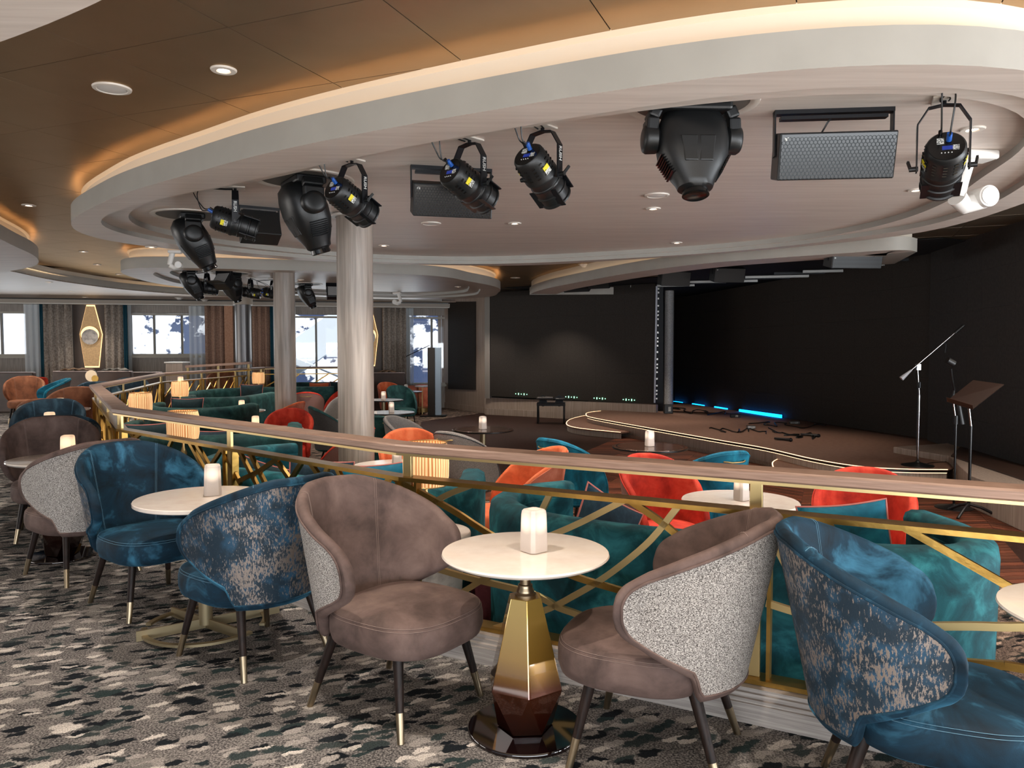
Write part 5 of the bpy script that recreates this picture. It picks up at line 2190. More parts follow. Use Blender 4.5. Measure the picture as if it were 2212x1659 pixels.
cd_ = cushion(V_PETROL, M_PIPE)
cn = cushion(V_NAVY, M_PIPE)
cg = cushion(velvet('dark_cushion_velvet', '0a1a1e', '12292e', '23434a'), M_PIPE)
co = cushion(V_ORANGE, M_PIPE)
CU = [
    ('cn', cn, 'dark blue cushion with pink piping leaning in the teal sofa, right of the coral chair', (.48, 4.72, .20), -8, 28, 30),
    ('cd', cd_, 'teal cushion with pink piping in front of the red chair at right', (1.93, 4.28, .22), -14, -8, -7),
    ('cd', cd_, 'long dark teal cushion with pink piping right of the big column foot', (-.98, 5.62, .24), -10, 8, -3),
    ('cn', cn, 'dark cushion with pink piping left of the long one, under the rail', (-1.52, 5.95, .22), -10, 14, 6),
    ('cg', cg, 'dark teal cushion with pink piping in the left arm of the rail side sofa', (-2.25, 6.5, .14), -6, 30, 22),
    ('cg', cg, 'dark square cushion behind the lamp at the railing bend', (-5.12, 12.1, .30), -12, 8, 0),
    ('cg', cg, 'large dark green cushion on the tufted banquette', (-5.75, 17.0, .28), -10, 5, 0),
    ('cg', cg, 'dark cushion left of the lamp cut by the handrail', (-4.0, 8.45, .26), -12, 30, 0),
    ('cn', cn, 'small navy cushion lying by the lamp cut by the handrail', (-3.35, 8.4, .20), -20, 0, 0),
    ('co', co, 'orange cushion on the far banquette between the columns', (-5.05, 20.2, .17), -12, 12, 0),
    ('cg', cg, 'wide dark cushion on the far banquette, right of the orange one', (-4.55, 20.25, .2), -10, 0, 0),
]
for key, mk, lab, pos, rx, rz, ry in CU:
    o = place('c_' + key, mk, lab, pos, 0)
    o.rotation_euler = (R(rx), R(ry), R(rz))
    o.scale = (1.18, 1.0, 1.18)

# brown booths by the window wall, with folded throws
def booth(label, px0, px1, pytop, Y, m_=M_BOOTH, zb=0.0, depth=.5):
    a, b = atd(px0, pytop, Y), atd(px1, pytop, Y)
    t = thing('booth_sofa', label, 'sofa', ((a.x + b.x) / 2, Y, zb))
    w_ = b.x - a.x
    h = a.z - zb
    MB().box((0, 0, h / 2), (w_, .14, h)).build('backrest', m_, t, bevel=.03, seg=3)
    MB().box((0, -.0, h - .005), (w_ - .05, .16, .02)).build('top_trim', M_BOOTHT, t, bevel=.008)
    MB().box((0, .35, .25), (w_ - .1, .5, .42)).build('seat', m_, t, bevel=.03, seg=3)
    return t


booth('brown leather booth back at the left edge, under the leftmost window', -60, 75, 804, 18.8)
booth('brown leather booth left of the little round mirror lamp', 116, 206, 802, 18.0)
booth('brown leather booth right of the little round mirror lamp', 211, 286, 802, 17.4)
booth('slim dark booth behind the railing corner', 280, 350, 804, 18.6)
booth('brown leather booth under the lattice curtain, right of the big column', 806, 876, 805, 21.3, M_BOOTH, LZ)
for i, (x0, x1, y, Y, lab) in enumerate(((138, 197, 799, 18.2, 'folded brown throw on the left booth'), (228, 272, 799, 17.7, 'folded grey throw on the right booth'),
                                         (818, 856, 803, 21.5, 'folded brown throw on the booth right of the big column'))):
    a, b = atd(x0, y, Y), atd(x1, y, Y)
    mb = MB()
    n = 16
    for i2 in range(n + 1):
        for j in range(5):
            u, v = i2 / n, j / 4
            mb.v.append(((b.x - a.x) * (u - .5), (v - .5) * .34, .03 + .05 * abs(math.sin(u * 9 + v * 3 + i)) * (1 - (2 * u - 1) ** 4) - .02))
    for i2 in range(n):
        for j in range(4):
            q = i2 * 5 + j
            mb.f.append((q, q + 5, q + 6, q + 1))
    o = mb.build('throw', mat('throw_brown', '6a503c', .9, 0, '8a7058', 20) if i != 1 else mat('throw_grey', '5e5c58', .9, 0, '7c7a74', 20), smooth='all', loc=((a.x + b.x) / 2, Y, a.z - .01))
    md = o.modifiers.new('t', 'SOLIDIFY')
    md.thickness = .02
    tag(o, lab, 'throw')
# round disc lamp between the booths
p = atd(197, 812, 16.9)
t = thing('floor_lamp', 'little lamp of a pale stone disc and a brass disc between the booths', 'lamp', (p.x, p.y, 0))
def vdisc(mb, c, r, th, n=28):
    for o_ in (-th / 2, th / 2):
        for i in range(n):
            mb.v.append((c[0] + r * math.cos(2 * PI * i / n), c[1] + o_, c[2] + r * math.sin(2 * PI * i / n)))
    mb.f += [tuple(range(n)), tuple(range(n, 2 * n))[::-1]] + [(i, (i + 1) % n, n + (i + 1) % n, n + i) for i in range(n)]
    return mb
vdisc(MB(), (0, 0, p.z), .125, .02).build('stone_disc', mat('pale_disc', 'cbb9a2', .5, emit='e8c89a', estr=.25), t)
vdisc(MB(), (.10, -.03, p.z - .06), .075, .02).build('brass_disc', M_BRASS, t)
for x in (0, .10):
    MB().tube([(x, 0, 0), (x, 0, p.z - .12)], .008, 6).build('stem', M_BRASSD, t)
MB().lathe([(.12, 0), (.12, .02)], 20).build('base', M_BRASSD, t)
# reception post
p = atd(383, 790, 19.9)
t = thing('serving_stand', 'half height wooden stand with a pale top beneath the wide window', 'stand', (p.x, p.y, 0))
h = atd(383, 785, 19.3).z
MB().box((0, 0, h / 2), (.44, .4, h)).build('body', M_OAKV, t, bevel=.02)
MB().box((0, 0, h + .015), (.48, .44, .03)).build('top', M_WHITEP, t)

# ================================================================== CEILING LIGHTS AND STAGE EQUIPMENT
M_TRIM = mat('ivory_trim', 'd8cfc4', .45)


def spot(loc, power, angle=95, col=(1.0, .88, .76), parent=None, rad=.03):
    l = bpy.data.lights.new('lamp', 'SPOT')
    l.energy = power
    l.spot_size = R(angle)
    l.spot_blend = .7
    l.shadow_soft_size = rad
    l.color = col
    o = bpy.data.objects.new('lamp', l)
    COL.objects.link(o)
    if parent:
        o.parent = parent
    o.location = loc
    return o


def downlight_proto():
    t = thing('downlight', '', 'ceiling light')
    MB().lathe([(.033, -.004), (.04, -.010), (.068, -.009), (.073, -.003), (.073, .002)], 32, cap=False).build('trim_ring', M_TRIM, t, smooth=True)
    MB().lathe([(.001, -.003), (.034, -.004)], 24, cap=False).build('glow_lens', M_DOWN, t)
    return t


def speaker_proto():
    t = thing('ceiling_speaker', '', 'speaker')
    MB().lathe([(.082, -.006), (.088, -.012), (.108, -.009), (.112, .002)], 36, cap=False).build('rim', M_TRIM, t, smooth=True)
    MB().lathe([(.001, -.013), (.05, -.012), (.082, -.008)], 32, cap=False).build('grille', M_GRILLE, t, smooth=True)
    return t


DLS = [(483, 150, ZC, 30, 'downlight in the bronze panels nearest the camera'), (62, 443, ZC, 25, 'downlight in the bronze panels at the left edge, above the left coffer'),
       (180, 543, ZC, 20, 'bronze ceiling downlight between the left coffer and the oval ring, upper'), (210, 571, ZC, 20, 'bronze ceiling downlight between the coffers, lower'),
       (2101, 278, Z4, 26, 'rightmost downlight in the oval coffer, beside the round spotlight'), (1980, 410, Z4, 26, 'downlight in the oval coffer below the rightmost spotlight'),
       (1892, 485, Z4, 26, 'oval coffer downlight nearest the coffer speaker at right'), (1462, 524, Z4, 26, 'oval coffer downlight far back, right of centre'),
       (1411, 450, Z4, 30, 'oval coffer downlight below the centre moving light'), (1146, 555, Z4, 26, 'oval coffer downlight farthest back, at the centre edge'),
       (1112, 482, Z4, 30, 'oval coffer downlight below the two round spotlights'), (829, 530, Z4, 26, 'oval coffer downlight right of the big column'),
       (989, 619, Z4, 20, 'downlight in the second coffer, right part'), (649, 604, Z4, 20, 'downlight in the second coffer, right of the second column'),
       (106, 609, ZS, 15, 'leftmost small downlight in the low ceiling by the windows'), (154, 629, ZS, 15, 'second small downlight in the low ceiling by the windows'),
       (184, 642, ZS, 12, 'small low ceiling downlight above the diamond wall light'), (257, 592, ZC, 12, 'small downlight at the left tip of the second coffer'),
       (327, 533, Z2, 8, 'tiny light in the soffit of the big oval ring')]
for px, py, z, pw, lab in DLS:
    q = at(px, py, z)
    o = place('dl', downlight_proto, lab, (q.x, q.y, z - .001), 0)
    spot((q.x, q.y, z - .03), pw * 5.0)
for px, py, z, lab in ((242, 190, ZC, 'round ceiling speaker in the bronze panels, left of the nearest downlight'), (1419, 421, Z4, 'round ceiling speaker under the centre moving light'),
                       (931, 482, Z4, 'round ceiling speaker right of the big column'), (1973, 466, Z4, 'round ceiling speaker at the right of the oval coffer'),
                       (1113, 600, ZC, 'round ceiling speaker in the bronze gap between the far coffers')):
    q = at(px, py, z)
    place('cs', speaker_proto, lab, (q.x, q.y, z - .001), 0)
# downlights of the same ceiling just outside the frame, above the front tables
for x, y, pw in ((-.9, 2.5, 60), (.9, 2.0, 60), (-2.6, 2.9, 60), (2.6, 1.6, 60), (-4.2, 3.6, 50), (0.0, .6, 60), (-2.0, .8, 60), (2.0, .3, 50)):
    spot((x, y, ZC - .03), pw * 2.3)

# unseen extra spots, added to brighten the lounge and the dance floor
for x, y, pw in [(a, b, 130) for a, b in ((-5.2, 12.0), (-3.2, 14.6), (-6.0, 16.2), (-1.6, 17.0), (-.6, 12.6), (1.6, 11.0), (2.9, 8.2), (.9, 6.4), (-1.0, 6.9), (-2.6, 8.4), (-8.4, 13.4), (-10.4, 16.2), (-8.0, 18.2), (-1.2, 20.4), (2.6, 15.4), (.8, 19.2), (5.0, 10.6), (6.2, 8.0))]:
    spot((x, y, Z4 - .08), pw, 110)

for x, y in ((3.4, 16.4), (4.4, 13.2), (3.3, 19.6)):  # unseen spots added to brighten the dark stage
    spot((x, y, ZC - .12), 150, 88)


def text_mesh(body, size, material, parent, mtx, name='lettering'):
    cu_ = bpy.data.curves.new(name, 'FONT')
    cu_.body = body
    cu_.size = size
    cu_.align_x = 'CENTER'
    cu_.align_y = 'CENTER'
    cu_.extrude = .0004
    cu_.offset = size * .02
    tmp = bpy.data.objects.new(name, cu_)
    COL.objects.link(tmp)
    dg = bpy.context.evaluated_depsgraph_get()
    me = bpy.data.meshes.new_from_object(tmp.evaluated_get(dg))
    COL.objects.unlink(tmp)
    bpy.data.objects.remove(tmp)
    me.materials.clear()
    me.materials.append(material)
    me.transform(mtx)
    o = bpy.data.objects.new(name, me)
    COL.objects.link(o)
    o.parent = parent
    return o


def par_light(label, loc, heading, pitch, drop=.30, cables=True, seed=0, s=1.0, yoke_turn=0.0):
    """round stage spotlight hanging in a bent yoke; front looks along local +X, pitched down"""
    t = thing('stage_spotlight', label, 'spotlight', loc, heading, 'round black stage spotlights')
    t.scale = (s, s, s)
    rnd = random.Random(seed)
    MB().box((0, 0, -.006), (.16, .12, .012)).build('ceiling_plate', M_TRIM, t, bevel=.003)
    MB().tube([(0, 0, -.01), (0, 0, -.04)], .012, 8).build('clamp', M_BLACKM, t)
    yk = [(0, -.128, -drop - .02), (0, -.128, -.13), (0, -.075, -.045), (0, 0, -.035), (0, .075, -.045), (0, .128, -.13), (0, .128, -drop - .02)]
    MB().ribbon(yk, .007, .052, (1, 0, 0)).build('yoke', M_BLACKM, t)
    for sgn in (-1, 1):
        MB().tube([(0, sgn * .12, -drop), (0, sgn * .165, -drop)], .014, 10).build('knob', M_BLACK, t)
        MB().bar((0, sgn * .158, -drop), (.04, sgn * .17, -drop + .05), .012, .016).build('knob_lever', M_BLACK, t)
    M_ = Matrix.Translation((0, 0, -drop)) @ Matrix.Rotation(pitch, 4, 'Y') @ Matrix.Rotation(PI / 2, 4, 'Y')
    rot = M_.to_3x3()
    body = MB()
    prof = [(.02, -.190), (.088, -.190), (.098, -.178), (.102, -.15), (.104, -.10), (.104, -.04), (.110, -.03), (.110, -.015), (.104, -.005), (.100, .03), (.104, .034), (.104, .044), (.099, .05),
            (.097, .10), (.104, .104), (.104, .115), (.096, .12), (.094, .165), (.104, .17), (.104, .18), (.092, .182), (.088, .15), (.02, .14)]
    body.lathe(prof, 40, (0, 0, -drop), rot, cap=True)
    b_ = body.build('body', M_BLACK, t, smooth=True)
    inv = M_
    def loc_(r, ang, z):
        return inv @ Vector((r * math.cos(ang), r * math.sin(ang), z))
    ribs = MB()
    for k in range(12):
        a = 2 * PI * k / 12
        for j in range(4):
            p0, p1 = loc_(.105, a - .10, -.14 + j * .026), loc_(.105, a + .10, -.14 + j * .026)
            ribs.bar(p0, p1, .010, .005)
    ribs.build('cooling_slots', M_BLACKG, b_)['kind'] = 'stuff'
    for k in range(4):
        fl = MB()
        a = PI / 4 + PI / 2 * k
        p0, p1 = loc_(.106, a, .05), loc_(.106, a, .185)
        fl.bar(p0, p1, .05, .006)
        fl.build('accessory_rail', M_BLACKM, b_)
    rear = MB().lathe([(.01, -.1925), (.085, -.1925), (.085, -.19)], 32, (0, 0, -drop), rot)
    rear.build('control_panel', M_BLACKG, t)
    # panel items: local disc frame u (up) and v (side)
    up = inv.to_3x3() @ Vector((-1, 0, 0))
    sd = Vector((0, 1, 0))
    cen = inv @ Vector((0, 0, -.194))
    outw = (inv.to_3x3() @ Vector((0, 0, -1))).normalized()

    def flat(cy, cz, w_, h_, m_, nm, d=.002):
        c = cen + sd * cy + up * cz
        mb = MB().bar(c - up * (h_ / 2), c + up * (h_ / 2), w_, d * 2, side=sd)
        mb.build(nm, m_, t)
    flat(-.005, -.012, .05, .022, M_LCD, 'display')
    flat(.028, .03, .034, .034, M_STICK, 'white_socket', .004)
    flat(-.045, -.012, .03, .03, M_LABELT if False else M_STICK, 'spec_print', .001)
    for k in range(4):
        c = cen + sd * (-.025 + .016 * k) - up * .042
        MB().sphere(tuple(c), .0035, 5).build('button', M_LABELT, t)
    bp = cen - sd * .012 + up * .032
    MB().tube([bp, bp + outw * .045 + up * .012], .014, 12).build('blue_plug', M_BLUE, t, smooth=True)
    bp2 = cen + sd * .03 + up * .055
    MB().tube([bp2, bp2 + outw * .04 + up * .012], .010, 10).build('black_plug', M_BLACKG, t, smooth=True)
    # yellow warning sticker and white label on the flank
    for sgn in (-1, 1):
        a = PI / 2 * sgn + .35 * (1 if sgn > 0 else -1) * -1
        c0, c1 = loc_(.1055, a, -.02 - .075), loc_(.1055, a, -.075 + .0)
        nrm = (inv.to_3x3() @ Vector((math.cos(a), math.sin(a), 0))).normalized()
        ax = (c1 - c0).normalized()
        tan = nrm.cross(ax)
        mid = (c0 + c1) / 2
        MB().bar(mid - ax * .028, mid, .045, .003, side=tan).build('yellow_sticker', M_YEL, t)
        MB().bar(mid, mid + ax * .028, .045, .003, side=tan).build('white_label', M_STICK, t)
        rm = Matrix(((0, 0, sgn, 0), (0, -1 * 0, 0, 0), (0, 0, 0, 0), (0, 0, 0, 1)))
        # vertical lettering on the yoke arm
        X, Y, Z = (0, 0, 1), (1 if sgn < 0 else -1, 0, 0), None
        fx = Vector((0, 0, -1))
        fz = Vector((0, sgn, 0))
        fy = fz.cross(fx)
        mt = Matrix(((fx.x, fy.x, fz.x, 0), (fx.y, fy.y, fz.y, sgn * .1335), (fx.z, fy.z, fz.z, -.185), (0, 0, 0, 1)))
        text_mesh('RUSH', .036, M_LABELT, t, mt)
    if cables:
        for k, st in enumerate((bp + outw * .05, bp2 + outw * .045)):
            e_ = Vector((-.02, (.02, -.02)[k], -.02))
            mid = (st + e_) / 2 + outw * (.17 + .05 * k) + Vector((0, .03 * (k * 2 - 1), .02))
            pts = catmull([st - outw * .01, st + outw * .05, mid, e_ + outw * .06 + Vector((0, 0, -.02)), e_], 8)
            MB().tube(pts, .0045, 6).build('cable', M_CABLE, t, smooth=True)
    return t


def atz(px, py, z):
    return at(px, py, z)


for i, (px, py, h, pt, s, lab) in enumerate((
        (508, 404, R(18), R(16), 1.0, 'leftmost large stage spotlight, pointing right, between the two moving lights'),
        (760, 344, R(55), R(24), 1.0, 'stage spotlight hanging just above the big column'),
        (1014, 299, R(48), R(22), 1.0, 'stage spotlight in front of the left coffer loudspeaker'),
        (1172, 272, R(52), R(34), 1.0, 'stage spotlight left of the big centre moving light'),
        (2040, 213, R(66), R(22), 1.0, 'rightmost stage spotlight, its round control panel facing us'))):
    q = at(px, py, Z4)
    par_light(lab, (q.x, q.y, Z4), h, pt, drop=.37 if i == 4 else .31, seed=i, s=s)
for i, (px, py, h, pt, lab) in enumerate(((447, 586, R(8), R(10), 'small spotlight at the left in the second coffer'), (541, 599, R(185), R(-8), 'small spotlight in the middle of the second coffer'),
                                          (590, 602, R(0), R(12), 'small spotlight half behind the second column'))):
    q = at(px, py, Z4)
    par_light(lab, (q.x, q.y, Z4), h, pt, seed=10 + i)


def moving_head(label, loc, heading, tilt, s=1.0):
    """large moving light: base on a flat disc painted as a shaded recess, yoke with two round hubs, tapered head. Hubs lie on local X"""
    t = thing('moving_light', label, 'stage light', loc, heading, 'large black moving lights')
    t.scale = (s * 1.13, s * 1.1, s)
    MB().lathe([(.28, -.001), (.30, -.012), (.325, -.010), (.33, .001)], 48, cap=False).build('recess_ring', M_TRIM, t, smooth=True)
    MB().lathe([(.001, -.003), (.28, -.003)], 48, cap=False).build('recess', mat('recess_shade_grey', '5c5852', .6), t)  # flat disc, the shade of an open hole put into its grey
    MB().box((0, 0, -.03), (.36, .2, .06)).build('base', M_BLACK, t, bevel=.015)
    PZ = -.20
    for sg in (-1, 1):
        y = MB()
        pts = [(sg * .175, 0, -.03), (sg * .20, 0, -.09), (sg * .205, 0, PZ)]
        for k in range(2):
            y.bar(pts[k], pts[k + 1], .13 - .0 * k, .06, side=(0, 1, 0))
        y.build('yoke_arm', M_BLACK, t, bevel=.012)
        MB().lathe([(.01, -.04), (.065, -.04), (.078, -.028), (.080, .02), (.07, .034), (.05, .04), (.01, .042)], 28, (sg * .205, 0, PZ), Matrix.Rotation(sg * PI / 2, 3, 'Y')).build('hub', M_BLACK, t, smooth=True)
    # head: rounded-rectangle sections along -Z, tilted about the hub axis
    rt = Matrix.Rotation(tilt, 3, 'X')
    sec = [(.18, .09, .07), (.14, .14, .11), (.06, .168, .128), (-.03, .172, .135), (-.12, .165, .125), (-.20, .125, .105), (-.27, .095, .085), (-.30, .085, .078), (-.315, .06, .06)]
    mb = MB()
    n = 32
    for z, hx, hy in sec:
        for i in range(n):
            a = 2 * PI * i / n
            c, s_ = math.cos(a), math.sin(a)
            e = 3.4 if z > -.26 else 2.2
            r = (abs(c) ** e + abs(s_) ** e) ** (-1 / e)
            mb.v.append(tuple(rt @ Vector((hx * r * c, hy * r * s_, z)) + Vector((0, 0, PZ))))
    for j in range(len(sec) - 1):
        for i in range(n):
            q = (i + 1) % n
            mb.f.append((j * n + i, j * n + q, (j + 1) * n + q, (j + 1) * n + i))
    mb.f.append(tuple(range(n)))
    mb.f.append(tuple(range((len(sec) - 1) * n, len(sec) * n))[::-1])
    hd = mb.build('head', M_BLACK, t, smooth=True)
    for sg in (-1, 1):
        pn = MB()
        for x0, x1 in ((-.085, -.004), (.004, .085)):
            f = [(x0, sg * .136, -.05), (x1, sg * .136, -.05), (x1 * .8, sg * .112, -.19), (x0 * .8, sg * .112, -.19)]
            pn.add([rt @ Vector(p) + Vector((0, 0, PZ)) for p in f] + [rt @ (Vector(p) - Vector((0, sg * .02, 0))) + Vector((0, 0, PZ)) for p in f],
                   [(0, 1, 2, 3), (7, 6, 5, 4), (0, 4, 5, 1), (1, 5, 6, 2), (2, 6, 7, 3), (3, 7, 4, 0)])
        pn.build('cover_panel', M_BLACK, t, bevel=.006)
    for sg in (-1, 1):
        sl_ = MB()
        for k in range(8):
            z = -.13 - k * .014
            sl_.add([rt @ Vector((sg * (.166 + (z + .12) * .48), y_, z + dz)) + Vector((0, 0, PZ)) for y_ in (-.06, .06) for dz in (0, .006)] +
                    [rt @ Vector((sg * (.176 + (z + .12) * .48), y_, z + dz)) + Vector((0, 0, PZ)) for y_ in (-.06, .06) for dz in (0, .006)],
                    [(0, 1, 3, 2), (4, 6, 7, 5), (0, 4, 5, 1), (2, 3, 7, 6), (0, 2, 6, 4), (1, 5, 7, 3)])
        sl_.build('vent_grille', M_BLACKG, t)
    mb = MB().lathe([(.062, 0), (.066, -.03), (.058, -.036), (.05, -.03)], 32, tuple(rt @ Vector((0, 0, -.312)) + Vector((0, 0, PZ))), rt)
    mb.build('lens_ring', M_BLACKG, t, smooth=True)
    return t


for px, py, h, ti, s, lab in ((1494, 224, R(2), R(-16), 1.0, 'big moving light hanging straight down at the centre of the oval coffer'),
                              (655, 387, R(-58), R(20), 1.12, 'moving light left of the big column, pointing down and right'),
                              (412, 465, R(-62), R(27), 1.08, 'leftmost moving light in the oval coffer, tilted down to the right'),
                              (410, 583, R(-62), R(27), 1.0, 'left moving light in the second coffer'),
                              (660, 613, R(-62), R(27), 1.0, 'moving light in the second coffer right of the second column'),
                              (498, 590, R(-40), R(22), 1.0, 'middle moving light in the second coffer, behind the small box light')):
    q = at(px, py, Z4)
    moving_head(lab, (q.x, q.y, Z4), h, ti, s)


def box_speaker(label, loc, heading, w_, h_, d_, drop, tilt, grille=M_HEXG, group=None, hexg=False):
    """loudspeaker in a U bracket; grille faces local -Y and tips down by tilt"""
    t = thing('loudspeaker', label, 'speaker', loc, heading, group)
    MB().box((0, 0, -.012), (w_ + .02, .06, .024)).build('bracket_bar', M_BLACKM, t)
    MB().box((0, 0, -.045), (w_ - .05, .05, .02)).build('bracket_rail', M_BLACKM, t)
    for sg in (-1, 1):
        MB().box((sg * (w_ / 2 + .006), 0, -drop / 2), (.008, .05, drop)).build('bracket_arm', M_BLACKM, t)
    rt = Matrix.Rotation(tilt, 3, 'X')
    c = Vector((0, 0, -drop))
    MB().box(c, (w_, d_, h_), m=rt).build('cabinet', M_BLACK, t, bevel=.008)
    g = rt @ Vector((0, -d_ / 2 - .004, 0)) + c
    gg = MB().box(g, (w_ - .02, .008, h_ - .02), m=rt)
    if hexg:
        gg.build('grille_backing', M_BLACKG, t)
        hx = MB()
        R_ = .0125
        nx_, nz_ = int((w_ - .03) / (R_ * 1.732)), int((h_ - .02) / (R_ * 1.5))
        for i in range(nx_):
            for j in range(nz_):
                cx = -w_ / 2 + .022 + R_ * 1.732 * (i + (.5 if j % 2 else 0))
                cz = -h_ / 2 + .018 + R_ * 1.5 * j
                o = len(hx.v)
                for rr in (R_ * 1.0, R_ * .80):
                    for k in range(6):
                        a = R(60 * k + 30)
                        hx.v.append(tuple(rt @ Vector((cx + rr * math.cos(a), -d_ / 2 - .011, cz + rr * math.sin(a))) + c))
                for k in range(6):
                    q_ = (k + 1) % 6
                    hx.f.append((o + k, o + q_, o + 6 + q_, o + 6 + k))
        ho = hx.build('honeycomb_grille', M_BLACKM if grille is M_HEXD else mat('grille_steel', '2c3032', .45, .4), t)
        ho['kind'] = 'stuff'
    else:
        gg.build('grille', grille, t)
    b = rt @ Vector((-w_ / 2 + .035, -d_ / 2 - .009, h_ / 2 - .035)) + c
    MB().box(b, (.024, .003, .02), m=rt).build('badge', M_STICK, t)
    MB().tube(catmull([(0, .0, -.03), (-.03, -.01, -.07), (-.06, .02, -drop + h_ / 2)], 5), .005, 6).build('cable', M_CABLE, t)
    return t


q = at(1800, 237, Z4)
box_speaker('large honeycomb grille loudspeaker hanging right of the centre moving light', (q.x, q.y, Z4), R(-6), .64, .26, .18, .26, R(14), hexg=True)
q = at(975, 362, Z4)
box_speaker('dark honeycomb loudspeaker behind the third spotlight', (q.x, q.y, Z4), R(14), .60, .24, .20, .24, R(18), M_HEXD, hexg=True)
q = at(560, 447, Z4)
box_speaker('angled black speaker box between the leftmost spotlight and moving light', (q.x, q.y, Z4), R(-150), .36, .26, .2, .20, R(25), M_HEXD)
for px, py, Y, h, w_, hh, tl_, lab in ((1247, 606, 17.3, R(-30), .62, .26, R(35), 'black speaker box at the left end of the crescent coffer'), (1296, 600, 16.8, R(-30), .5, .22, R(32), 'second black speaker box at the crescent coffer left end'),
                              (1456, 592, 16.2, R(10), .62, .30, R(14), 'first grey fronted speaker box over the stage, near the drape column'), (1571, 584, 15.2, R(10), .62, .28, R(14), 'second grey fronted speaker box over the stage'),
                              (1842, 548, 10.9, R(4), .72, .18, R(14), 'dark mesh speaker under the right end of the crescent coffer')):
    q = atd(px, py, Y)
    box_speaker(lab, (q.x, q.y, q.z + (.12 if w_ < .7 else .1)), h, w_, hh, .26, .2, tl_, M_HEXD if px not in (1456, 1571) else mat('grey_cloth', '3c3a38', .8))


def flood(label, loc, heading, tilt):
    t = thing('flood_light', label, 'stage light', loc, heading)
    for sg in (-1, 1):
        MB().box((sg * .17, 0, -.1), (.01, .05, .2)).build('bracket_arm', M_BLACKM, t)
    rt = Matrix.Rotation(tilt, 3, 'X')
    MB().box((0, 0, -.2), (.32, .18, .26), m=rt).build('housing', M_BLACK, t, bevel=.01)
    for sg in (-1, 1):
        MB().box(rt @ Vector((0, -.16, sg * .15)) + Vector((0, 0, -.2)), (.34, .2, .006), m=rt @ Matrix.Rotation(sg * R(-25), 3, 'X')).build('barn_door', M_BLACKM, t)
    MB().box(rt @ Vector((0, -.093, 0)) + Vector((0, 0, -.2)), (.27, .006, .2), m=rt).build('lens', mat('lens_grey', '8c8a88', .15), t)
    return t


q = at(484, 583, Z4)
flood('small box flood light with open flaps, left part of the second coffer', (q.x, q.y, Z4), R(-25), R(-35))
q = at(722, 612, Z4)
flood('box flood light with flaps, in the second coffer left of the big column top', (q.x, q.y, Z4), R(15), R(-20))


def white_fixture(label, loc, heading, s=1.0, lens=True):
    """white swivel fixture: mounting box, round arm and a drum head"""
    t = thing('swivel_projector', label, 'ceiling light', loc, heading)
    t.scale = (s, s, s)
    MB().box((0, 0, -.03), (.26, .16, .06)).build('mounting_box', M_WHITEP, t, bevel=.015)
    MB().tube([(-.05, 0, -.05), (-.09, 0, -.20), (-.11, 0, -.30)], .055, 20, r1=.05).build('arm', M_WHITEP, t, smooth=True)
    MB().tube([(-.11, .0, -.30), (-.03, .03, -.345), (.08, .0, -.31)], .06, 20, r1=.062).build('elbow', M_WHITEP, t, smooth=True)
    MB().tube([(.07, -.07, -.30), (.07, .08, -.30)], .07, 28).build('drum', M_WHITEP, t, smooth=True)
    MB().tube([(.07, -.08, -.30), (.07, -.07, -.30)], .058, 28).build('drum_face', mat('white_face', 'e6e4e0', .3), t, smooth=True)
    return t


q = at(2103, 328, Z4)
white_fixture('white swivel projector at the right edge behind the round spotlight', (q.x, q.y, Z4), R(6), 1.05)
q = at(378, 541, Z2)
white_fixture('white swivel projector hanging under the big oval ring at left', (q.x, q.y, Z2), R(10), .62)
q = at(858, 633, ZS)
white_fixture('small white swivel camera below the second coffer, right of the big column', (q.x, q.y, ZS + .02), R(170), .8)
for px, py, lab in ((387, 643, 'small domed smoke detector left, in the low ceiling'), (442, 647, 'small ceiling sensor right of the smoke detector'), (1263, 571, 'small white ceiling sensor in the bronze gap by the crescent coffer')):
    z = ZS if py > 600 else ZC
    q = at(px, py, z)
    t = thing('ceiling_sensor', lab, 'sensor', (q.x, q.y, z))
    MB().lathe([(.01, -.06), (.05, -.055), (.07, -.03), (.1, -.015), (.11, 0)], 24, cap=False).build('dome', M_WHITEP, t, smooth=True)
    MB().lathe([(.115, -.01), (.125, 0)], 24, cap=False).build('ring', M_TRIM, t)

# ------------------------------------------------------------------ things on the stage
q = at(1191, 915, LZ)
t = thing('piano_bench', 'black adjustable piano bench in front of the left video wall', 'bench', (q.x, q.y + .12, LZ), R(-4))
for x in (-.32, .32):
    for y in (-.15, .15):
        MB().bar((x, y, 0), (x, y, .50), .05, .05).build('leg', M_BLACKG, t)
MB().box((0, 0, .47), (.70, .36, .07)).build('frame', M_BLACKG, t, bevel=.006)
for x in (-.2, .2):
    MB().bar((x - .06, 0, .51), (x + .06, 0, .59), .012, .25).build('scissor_arm', M_BLACKM, t)
    MB().bar((x + .06, 0, .51), (x - .06, 0, .59), .012, .25).build('scissor_arm', M_BLACKM, t)
MB().box((-.15, 0, .62), (.42, .36, .07)).build('cushion', mat('bench_leather', '2a211c', .35), t, bevel=.025, seg=3)
MB().box((.22, 0, .60), (.24, .34, .05)).build('cushion', M_BLACK, t, bevel=.02, seg=3)

